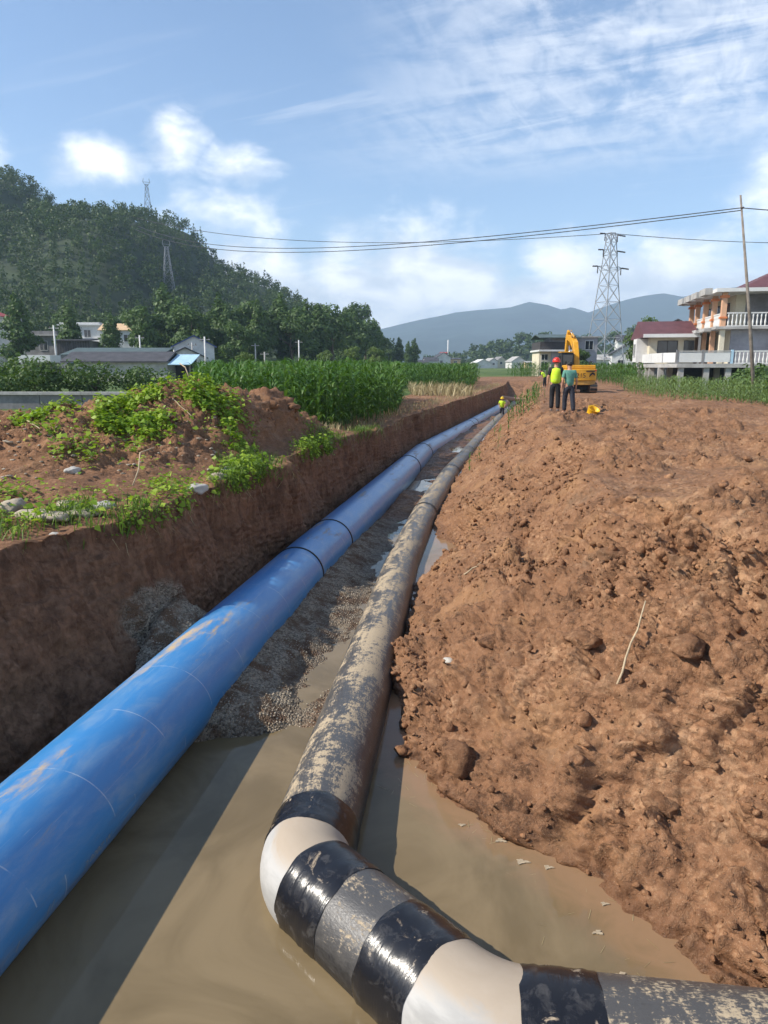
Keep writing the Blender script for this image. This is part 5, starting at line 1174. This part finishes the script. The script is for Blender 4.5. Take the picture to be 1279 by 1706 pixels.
# ================================================================== EXCAVATOR
ex, ey = 12.75, 48.0; ez = ground_at(ex, ey) - .02
exc = empty('excavator', (ex, ey, ez), R(-3), 'yellow excavator seen from behind on the soil bench', 'excavator'); exc.scale = (.98, 1, 1)
def track(s_):
    n = 26; pts = []
    for k in range(n):
        u_ = k / n; Lh = 1.25; r_ = .33; per = 4 * Lh + 2 * PI * r_; d_ = u_ * per
        if d_ < 2 * Lh: pts.append((-Lh + d_, 0))
        elif d_ < 2 * Lh + PI * r_: a = (d_ - 2 * Lh) / r_; pts.append((Lh + r_ * math.sin(a), r_ - r_ * math.cos(a)))
        elif d_ < 4 * Lh + PI * r_: pts.append((Lh - (d_ - 2 * Lh - PI * r_), 2 * r_))
        else: a = (d_ - 4 * Lh - PI * r_) / r_; pts.append((-Lh - r_ * math.sin(a), r_ + r_ * math.cos(a)))
    mb = MB(); mb.prism(pts, s_ * .86 - .22, s_ * .86 + .22, 'x'); o = mb.build('track', M['rust_metal'], exc)
    sh_ = MB().box((0, 0, 0), (.47, .12, .05)).mesh('track_shoe', M['black_metal'])
    for k in range(n):
        a = pts[k]; b = pts[(k + 1) % n]; c = link('track_shoe', sh_, o, (s_ * .86, (a[0] + b[0]) / 2, (a[1] + b[1]) / 2)); c.rotation_euler = (math.atan2(b[1] - a[1], b[0] - a[0]), 0, 0)
track(-1); track(1)
MB().b2(-.65, .65, -.8, .8, .22, .62).build('undercarriage', M['black_metal'], exc); MB().tube([(0, 0, .6), (0, 0, .78)], .52, 24).build('slew_ring', M['black_metal'], exc)
# upper structure: counterweight at the rear (-y)
mb = MB(); arc = [(1.04 * math.sin(R(a)), -1.35 - .28 * math.cos(R(a))) for a in range(-90, 91, 15)]
mb.prism(arc + [(1.04, -.75), (-1.04, -.75)], .80, 1.52, 'z'); cw = mb.build('counterweight', M['yellow'], exc, .03)
mb = MB(); arc2 = [(1.0 * math.sin(R(a)), -1.33 - .25 * math.cos(R(a))) for a in range(-90, 91, 15)]
mb.prism(arc2 + [(1.0, -.75), (-1.0, -.75)], .52, .80, 'z'); mb.build('counterweight_skirt', M['yellow_dirty'], exc, .02)
MB().b2(-1.0, 1.0, -.74, 1.1, .80, 1.0).build('deck', M['yellow_dirty'], exc)
MB().b2(-.95, .98, -1.3, .15, 1.525, 1.78).build('engine_hood', M['yellow'], exc, .04); MB().b2(.30, .98, .16, 1.05, 1.0, 1.62).build('side_box', M['yellow'], exc, .04)
for s_ in (-.55, .72): MB().tube([(s_, -.7, 1.78), (s_, -.7, 2.05)], .05, 8).build('exhaust', M['black_metal'], exc)
for s_ in (-.82, .82):
    r_ = MB(); r_.tube([(s_, -1.1, 1.78), (s_, -1.1, 2.0), (s_, -.2, 2.0), (s_, -.2, 1.78)], .022, 6); r_.build('hand_rail', M['black_metal'], exc)
cab = MB(); cab.prism([(.2, 1.0), (1.25, 1.0), (1.35, 1.6), (1.1, 2.55), (.25, 2.6), (.12, 1.8)], -1.0, -.18, 'x'); cb = cab.build('cab', M['black_metal'], exc, .03)
MB().b2(-.9, -.28, .08, .115, 1.85, 2.45).build('rear_window', M['glass'], cb); MB().b2(-1.03, -.15, .18, 1.2, 2.60, 2.66).build('cab_roof', M['yellow'], cb)
MB().b2(-1.035, -1.005, .35, 1.15, 1.55, 2.4).build('side_window', M['glass'], cb)
# markings on the counterweight
M['mark'] = plain('mark_black', (.015, .013, .012), .5, .2, 5)
tcu = bpy.data.curves.new('digits', 'FONT'); tcu.body = '215'; tcu.size = .42; to = bpy.data.objects.new('digits', tcu); C.objects.link(to); bpy.context.view_layer.update()
tm = bpy.data.meshes.new_from_object(to.evaluated_get(bpy.context.evaluated_depsgraph_get())); bpy.data.objects.remove(to)
for v in tm.vertices:
    x = v.co.x - .34; z = v.co.y + .98; a = math.asin(max(-1, min(1, x / 1.04))); v.co = (x, -1.35 - .28 * math.cos(a) - .02, z)
tm.materials.clear(); tm.materials.append(M['mark']); tag(link('number_marking', tm, cw), 'black number on the counterweight', kind='stuff')
mb = MB(); mb.prism([(.50, 1.02), (.56, 1.20), (.72, 1.32), (.86, 1.26), (.88, 1.10), (.80, 1.18), (.70, 1.20), (.60, 1.10)], -1.62, -1.52, 'y'); mb.build('logo_marking', M['mark'], cw)
mb = MB(); mb.b2(.30, .86, -1.66, -1.50, 1.36, 1.43); mb.build('stripe_marking', M['mark'], cw)
for s_ in (-.9, .9): MB().b2(s_ - .09, s_ + .09, -1.50, -1.34, 1.40, 1.48).build('tail_lamp', M['lamp_red'], cw)
# boom and arm
def boxarm(pts, wd, hs, name, mat):
    mb = MB(); V = []
    for i, (y_, z_) in enumerate(pts):
        a = Vector(pts[max(0, i - 1)]); b = Vector(pts[min(len(pts) - 1, i + 1)]); t_ = (b - a).normalized(); nrm_ = Vector((-t_.y, t_.x)); h_ = hs[i] / 2
        for sx in (-1, 1):
            for sn in (-1, 1): V.append((sx * wd / 2, y_ + nrm_.x * h_ * sn, z_ + nrm_.y * h_ * sn))
    F = []
    for i in range(len(pts) - 1): a = 4 * i; b = a + 4; F += [(a, b, b + 1, a + 1), (a + 2, a + 3, b + 3, b + 2), (a, a + 2, b + 2, b), (a + 1, b + 1, b + 3, a + 3)]
    F += [(0, 1, 3, 2), (len(V) - 4, len(V) - 2, len(V) - 1, len(V) - 3)]
    mb.add([(x + .16, y_, z_) for x, y_, z_ in V], F); return mb.build(name, mat, exc, .02)
boxarm([(.75, 1.15), (1.05, 2.3), (1.55, 3.1), (2.5, 3.55), (3.9, 3.75)], .34, [.34, .48, .56, .48, .32], 'boom', M['yellow'])
boxarm([(3.6, 4.15), (3.95, 3.7), (4.2, 2.6), (4.35, 1.6)], .32, [.26, .48, .36, .24], 'arm', M['yellow'])
for x_, a, b in ((-.14, (1.25, 1.2), (2.05, 3.1)), (.46, (1.25, 1.2), (2.05, 3.1)), (.16, (1.9, 3.62), (3.6, 4.2)), (.16, (4.05, 3.4), (4.75, 1.75))):
    m_ = ((a[0] + b[0]) / 2, (a[1] + b[1]) / 2); o = MB().tube([(x_, *a), (x_, *m_)], .085, 12).build('hydraulic_cylinder', M['yellow_dirty'], exc); MB().tube([(x_, *m_), (x_, *b)], .045, 10).build('piston_rod', M['chrome'], o)
MB().tube([(-.02, 1.2, 1.5), (.0, 1.35, 2.9), (.04, 2.2, 3.75)], .035, 6).build('hydraulic_hose', M['black_metal'], exc); MB().tube([(.32, 1.2, 1.5), (.30, 1.35, 2.9), (.28, 2.2, 3.75)], .035, 6).build('hydraulic_hose', M['black_metal'], exc)
bk_ = MB(); bk_.prism([(4.2, 1.6), (4.75, 1.55), (4.85, 1.1), (4.5, .65), (4.05, .75), (4.35, 1.0), (4.4, 1.35)], -.22, .56, 'x'); bo = bk_.build('bucket', M['rust_metal'], exc)
for k in range(4): MB().b2(-.18 + k * .22, -.08 + k * .22, 3.88, 4.06, .70, .78).build('bucket_tooth', M['black_metal'], bo)

# ================================================================== PEOPLE
def skin(name, V, E_, rad, mat, parent, sub=1):
    me = bpy.data.meshes.new(name); me.from_pydata([tuple(v) for v in V], E_, []); me.materials.append(mat); o = link(name, me, parent)
    md = o.modifiers.new('skin', 'SKIN'); md.use_smooth_shade = True; me.skin_vertices.new() if not me.skin_vertices else None
    for i, r_ in enumerate(rad): sv = me.skin_vertices[0].data[i]; sv.radius = r_ if isinstance(r_, tuple) else (r_, r_); sv.use_root = (i == 0)
    sb = o.modifiers.new('subdiv', 'SUBSURF'); sb.levels = sub; sb.render_levels = sub
    return o
def person(x, y, rz, h, label, top, legs, vest=None, helmet=None, pose='stand', z=None, sleeve='short'):
    z = ground_at(x, y) if z is None else z; p_ = empty('person', (x, y, z), rz, label, 'person'); k = h / 1.72; p_.scale = (k, k, k)
    lean = {'stand': 0.02, 'walk': .05, 'bend': .55, 'work': .18}[pose]; crouch = {'stand': 0, 'walk': 0, 'bend': .10, 'work': .03}[pose]
    def T(x_, y_, z_):                                        # lean the upper body about the hips
        dz = z_ - .93
        if dz > 0: return (x_, y_ + dz * math.sin(lean), .93 + dz * math.cos(lean) - crouch)
        return (x_, y_, z_ - crouch * max(0, (z_ - .1) / .83))
    st = {'stand': (.02, -.02), 'walk': (.10, -.16), 'bend': (.08, -.05), 'work': (.06, -.08)}[pose]
    J = {'pel': T(0, 0, .95), 'spi': T(0, -.01, 1.13), 'che': T(0, 0, 1.33), 'nck': T(0, .0, 1.475), 'hd0': T(0, .02, 1.555), 'hd1': T(0, .03, 1.63), 'hd2': T(0, .015, 1.70), 'nose': T(0, .125, 1.61)}
    for s_, n in ((-1, 'l'), (1, 'r')):
        fy = st[0] if s_ < 0 else st[1]; J['hip' + n] = T(s_ * .09, 0, .90); J['kne' + n] = T(s_ * .10, fy * .7 + .03, .50); J['ank' + n] = (s_ * .105, fy - .03, .09); J['toe' + n] = (s_ * .12, fy + .13, .035)
        J['sho' + n] = T(s_ * .185, -.01, 1.405)
        if pose == 'bend' or pose == 'work': J['elb' + n] = T(s_ * .24, .10, 1.16); a = J['elb' + n]; J['wri' + n] = (a[0] - s_ * .03, a[1] + .20, a[2] - .12)
        else: J['elb' + n] = T(s_ * .245, -.035, 1.12); a = J['elb' + n]; J['wri' + n] = (a[0] + s_ * .015, a[1] + (.07 if s_ > 0 else .05), a[2] - .235)
    names = ['pel', 'spi', 'che', 'nck', 'hd0', 'hd1', 'hd2', 'nose']; V = [J[n] for n in names]; Rr = [.12, (.125, .10), (.145, .11), .055, .078, .092, .062, .016]; E_ = [(0, 1), (1, 2), (2, 3), (3, 4), (4, 5), (5, 6), (5, 7)]
    def addc(base, chain):
        prev = base
        for pos_, r_ in chain: V.append(pos_); Rr.append(r_); E_.append((prev, len(V) - 1)); prev = len(V) - 1
        return prev
    for s_, n in ((-1, 'l'), (1, 'r')):
        wv = Vector(J['wri' + n]); dn = (wv - Vector(J['elb' + n])).normalized(); palm = wv + dn * .07
        wi = addc(2, [(J['sho' + n], .058), (J['elb' + n], .042), (J['wri' + n], .028), (tuple(palm), (.036, .020))])
        sd_ = dn.cross(Vector((1, 0, 0))).normalized()
        for f_, ln in ((-.024, .07), (-.008, .082), (.008, .078), (.024, .06)): b_ = palm + sd_ * f_ + dn * .035; addc(wi, [(tuple(b_), .009), (tuple(b_ + dn * ln * .5 + Vector((-s_ * .008, 0, 0))), .0085), (tuple(b_ + dn * ln + Vector((-s_ * .024, 0, 0))), .007)])
        tb = wv + dn * .03 + sd_ * .03; addc(wi - 1, [(tuple(tb), .011), (tuple(tb + sd_ * .022 + dn * .035), .009), (tuple(tb + sd_ * .026 + dn * .062), .008)])
        addc(0, [(J['hip' + n], .085), (J['kne' + n], .056), (J['ank' + n], .040), (J['toe' + n], .034)])
    skin('body', V, E_, Rr, M['skin'], p_)
    # clothes
    ch = [('spi', (.140, .115)), ('che', (.158, .125))]
    Vs = [T(0, 0, .86), J['spi'], J['che'], T(0, 0, 1.45)]; Rs = [(.170, .145), (.165, .135), (.185, .145), (.085, .08)]; Es = [(0, 1), (1, 2), (2, 3)]
    for n in 'lr':
        b_ = len(Vs); el_ = Vector(J['elb' + n]); sh_ = Vector(J['sho' + n]); end = el_ if sleeve == 'short' else Vector(J['wri' + n]); Vs += [J['sho' + n], tuple(sh_.lerp(el_, .8))]; Rs += [.076, .064]; Es += [(2, b_), (b_, b_ + 1)]
        if sleeve != 'short': Vs.append(tuple(el_)); Rs.append(.056); Es.append((b_ + 1, b_ + 2)); Vs.append(tuple(end)); Rs.append(.042); Es.append((b_ + 2, b_ + 3))
    skin('shirt', Vs, Es, Rs, M[top], p_)
    Vt = [T(0, 0, 1.05), T(0, 0, .90)]; Rt = [(.150, .125), (.155, .13)]; Et = [(0, 1)]
    for n in 'lr':
        b_ = len(Vt); a_ = Vector(J['ank' + n]); Vt += [J['hip' + n], J['kne' + n], tuple(a_ + Vector((0, 0, .0)))]; Rt += [.112, .088, .076]; Et += [(1, b_), (b_, b_ + 1), (b_ + 1, b_ + 2)]
    skin('trousers', Vt, Et, Rt, M[legs], p_)
    for n in 'lr': a_ = J['ank' + n]; skin('shoe', [(a_[0], a_[1] - .05, .045), (a_[0], a_[1] + .06, .042), (a_[0] + .005, a_[1] + .16, .034)], [(0, 1), (1, 2)], [.048, .052, .036], M['shoe'], p_)
    hd = Vector(J['hd1']); up_ = (Vector(J['hd2']) - Vector(J['hd0'])).normalized()
    rotm = up_.to_track_quat('Z', 'Y').to_matrix()
    for s_ in (-1, 1):
        MB().lathe([(.0, -.012), (.012, 0), (0, .012)], 8).build('eye', M['hair'], p_, loc=tuple(hd + Vector((s_ * .034, .086, .01)))); MB().lathe([(.004, -.03), (.018, -.005), (.016, .02), (.004, .032)], 8).build('ear', M['skin'], p_, loc=tuple(hd + Vector((s_ * .092, .0, -.01))))
    if helmet:
        mb = MB(); prof = [(.128, -.005), (.130, .02), (.118, .07), (.085, .115), (.04, .138), (.001, .143)]
        mb.lathe(prof, 20); mb.tube([(0, .125, .07), (0, .06, .138), (0, -.06, .138), (0, -.12, .07)], .014, 6); mb.add([(math.cos(a_) * r_, math.sin(a_) * r_ * 1.05 + (.05 if math.sin(a_) > .3 and r_ > .14 else 0), zz_) for r_, zz_ in ((.127, .0), (.155, -.012)) for a_ in [2 * PI * j / 20 for j in range(20)]], [(j, (j + 1) % 20, 20 + (j + 1) % 20, 20 + j) for j in range(20)], True)
        o = mb.build('helmet', M[helmet], p_, loc=tuple(hd + up_ * .012)); o.rotation_euler = rotm.to_euler()
        skin('hair', [tuple(hd + Vector((0, -.035, -.045))), tuple(hd + Vector((0, -.03, .02)))], [(0, 1)], [.076, .086], M['hair'], p_)
    else: skin('hair', [tuple(hd + Vector((0, -.04, -.05))), tuple(hd + Vector((0, -.03, .03))), tuple(hd + Vector((0, .01, .075)))], [(0, 1), (1, 2)], [.076, .096, .085], M['hair'], p_)
    if vest:
        vo = skin('vest', [T(0, -.005, .88), T(0, -.005, 1.10), T(0, 0, 1.33), T(0, 0, 1.48)], [(0, 1), (1, 2), (2, 3)], [(.205, .170), (.190, .155), (.225, .168), (.175, .11)], M[vest], p_)
        for zz_ in (1.05, 1.18): skin('reflective_stripe', [T(0, -.005, zz_ - .02), T(0, -.005, zz_ + .02)], [(0, 1)], [(.215, .175), (.216, .176)], M['reflect'], vo, 1)
    return p_
person(5.92, 24.9, R(-12), 1.78, 'person in red helmet, yellow vest and black trousers on the right bank', 'cloth_black', 'cloth_black', 'hivis', 'helmet_red', 'stand')
person(6.22, 24.2, R(10), 1.72, 'bareheaded person in grey green T-shirt and dark trousers beside the red helmet', 'cloth_green', 'cloth_navy', None, None, 'walk')
person(9.06, 55.0, R(170), 1.70, 'worker in yellow helmet and vest standing between the pipes in the trench', 'hivis', 'cloth_navy', 'hivis', 'helmet_yellow', 'work', z=-2.2)
person(13.6, 61.0, R(60), 1.65, 'distant person in yellow vest bending near the tall weeds on the right bank', 'hivis', 'cloth_black', 'hivis', None, 'bend')

# ================================================================== SMALL THINGS
def basket():
    x, y = 6.95, 24.0; z = ground_at(x, y); q = empty('plastic_basket', (x, y, z), .3, 'bright yellow plastic basket tipped over on the soil beside the two standing people', 'basket'); q.rotation_euler = (R(30), R(8), .3)
    mb = MB(); prof = [(.16, 0), (.20, .22), (.215, .23), (.205, .235), (.19, .22), (.15, .015)]; mb.lathe(prof, 18); mb.build('shell', M['plastic_yellow'], q)
    MB().tube([(.0, 0, .004), (0, 0, .016)], .158, 18).build('base', M['plastic_yellow'], q)
    MB().tube([(.2 * math.cos(R(a)), 0, .23 + .14 * math.sin(R(a))) for a in range(0, 181, 20)], .010, 6).build('handle', M['plastic_yellow'], q)
basket()
def stone(x, y, s, mat, label, seed, sq=(1.3, 1, .7), lift=.25, z=None):
    tv, tf = rockv(seed, 3, 1.0); V = tv.copy(); r_ = np.random.default_rng(seed); n_ = V / np.linalg.norm(V, axis=1, keepdims=True)
    V = n_ * (1 + .30 * perlin(n_ * 1.3 + seed)[:, None] + (.16 if mat == 'clod' else .06) * perlin(n_ * 3.4 + seed)[:, None] + (.12 if mat == 'clod' else .02) * perlin(n_ * 8 + seed)[:, None]) * np.array(sq) * s
    z = ground_at(x, y) + s * lift * sq[2] if z is None else z
    o = link('stone', np_mesh('stone', V, tf, M[mat], True), None, (x, y, z)); o.rotation_euler = (0, 0, random.random() * 6.28); tag(o, label, 'stone'); return o
stone(-3.52, 8.75, .13, 'stone_pale', 'pale pointed boulder sitting in weeds above the trench edge', 501)
stone(-3.62, 8.25, .15, 'stone', 'flat tan stone just below the pale pointed boulder', 502, (1.5, .9, .4))
stone(-3.62, 7.62, .10, 'stone_pale', 'white rounded stone sticking out of the top of the left trench wall', 503, (1.15, 1, .8), z=-.16)
stone(-4.62, 8.7, .15, 'stone', 'large brown boulder at the left picture edge', 504, (1.4, 1, .7))
stone(-4.15, 8.25, .17, 'stone', 'long grey tan stone lying slanted in the grass left of the boulder', 505, (1.7, .8, .5))
stone(-3.85, 8.05, .18, 'stone', 'flat weathered stone slab on the lip above the white rounded stone', 506, (1.6, .9, .35))
stone(-3.9, 8.6, .13, 'stone', 'small tan stone between the slanted stone and the pointed boulder', 507, (1.5, 1, .5))
stone(-2.75, 10.3, .14, 'stone_pale', 'pale stone half hidden in weeds on the bank edge', 508, (1.2, 1, .6))
stone(-2.55, 11.5, .10, 'stone_pale', 'small pale stone in the bright weeds on the bank corner', 509)
stone(-4.6, 10.4, .09, 'stone_pale', 'small white stone on the near slope of the left heap', 510)
stone(-2.6, 11.0, .12, 'stone', 'brown lump of stone on the heap foot near the bright weeds', 511)
stone(.72, 7.4, .05, 'stone_pale', 'whitish pebble on the lower right bank beside the black pipe', 512)
stone(.66, 5.62, .17, 'clod', 'large smooth tan block of clay at the water edge below the right bank', 513, (1.2, .8, .9), .1)
for k, (x, y, s) in enumerate(((.62, 9.6, .12), (.75, 9.2, .10), (1.9, 9.3, .20), (2.05, 8.6, .16), (1.3, 6.3, .10), (1.75, 5.9, .12), (2.3, 6.8, .15), (2.9, 8.2, .2), (3.6, 9.5, .18), (1.15, 7.0, .12), (4.4, 11.5, .2), (5.3, 14, .2), (6.6, 17, .25), (7.5, 21, .28), (8.7, 19, .22), (9.9, 24, .3), (6.55, 24.35, .24), (2.0, 4.6, .12), (2.35, 5.2, .13), (-5.9, 11.6, .2), (-5.0, 11.0, .14), (-2.7, 16.2, .24), (-2.2, 17.0, .2), (-3.9, 15.6, .22))):
    z = ground_at(x, y); side = 'right bank' if x > 0 else 'left heap'
    o = stone(x, y, s, 'clod', ('lump of reddish soil lying on the right bench' if x > 3.4 else 'lump of reddish soil lying on the right trench slope') if x > 0 else 'lump of brown soil lying on the left heap', 600 + k, (1.3, 1, .55), -.45); o.name = 'soil_lump'; o['category'] = 'soil lump'; o['group'] = 'soil lumps on the ' + side
def twig(pts, r_, label, mat='stick'):
    P_ = [Vector((x, y, ground_at(x, y) + (h_ if h_ > .2 else 0))) for x, y, h_ in pts]
    if all(h_ <= .2 for _, _, h_ in pts):                    # a stick that lies: a straight line resting on the highest lumps
        a, b = P_[0], P_[-1]; lift = max(ground_at(*(a.lerp(b, k / 12))[:2]) - a.lerp(b, k / 12).z for k in range(13)) * 1.0 + .035
        P_ = [a.lerp(b, k / 6) + Vector((math.sin(k * 1.9) * r_ * .9, 0, lift + math.sin(k * 2.7) * r_ * .4)) for k in range(7)]
    a = P_[0]
    o = MB().tube([q - a for q in P_], [r_ * (1 - .5 * i / len(P_)) for i in range(len(P_))], 6).build('stick', M[mat], loc=tuple(a)); tag(o, label, 'stick')
twig([(1.84, 5.24, .05), (2.15, 5.55, .05)], .011, 'thin pale stick lying on the right bank')
twig([(1.1, 9.4, .05), (1.35, 9.45, .05)], .012, 'short pale stick near the foot of the right bank')
twig([(-3.55, 9.9, .02), (-3.52, 10.1, .22), (-3.55, 10.3, .42), (-3.4, 10.5, .5)], .012, 'thin bent twig sticking up from the left heap')
twig([(-4.0, 13.6, .10), (-3.7, 13.3, .12), (-3.45, 13.0, .10)], .009, 'pale dead stem lying across the vines')
twig([(-5.9, 11.8, .06), (-5.6, 11.6, .10), (-5.45, 11.3, .05)], .012, 'short pale stem on the left side of the vine patch')
twig([(-4.1, 15.3, .05), (-4.25, 15.5, .35), (-4.4, 15.6, .5)], .016, 'dry stalk standing on top of the left heap')

# ================================================================== HAZE
m = bpy.data.materials.new('haze'); m.use_nodes = True; nt_ = m.node_tree; nt_.nodes.clear()
vo_ = nt_.nodes.new('ShaderNodeVolumePrincipled'); vo_.inputs['Color'].default_value = (.58, .78, 1.0, 1); vo_.inputs['Density'].default_value = 0.00028; vo_.inputs['Anisotropy'].default_value = 0.0
on = nt_.nodes.new('ShaderNodeOutputMaterial'); nt_.links.new(vo_.outputs[0], on.inputs['Volume'])
mb = MB(); mb.b2(-3900, 3900, -60, 5400, -4.0, 405); hz_ = mb.build('haze', m); tag(hz_, 'pale bluish summer haze filling the valley air', 'haze', kind='stuff')
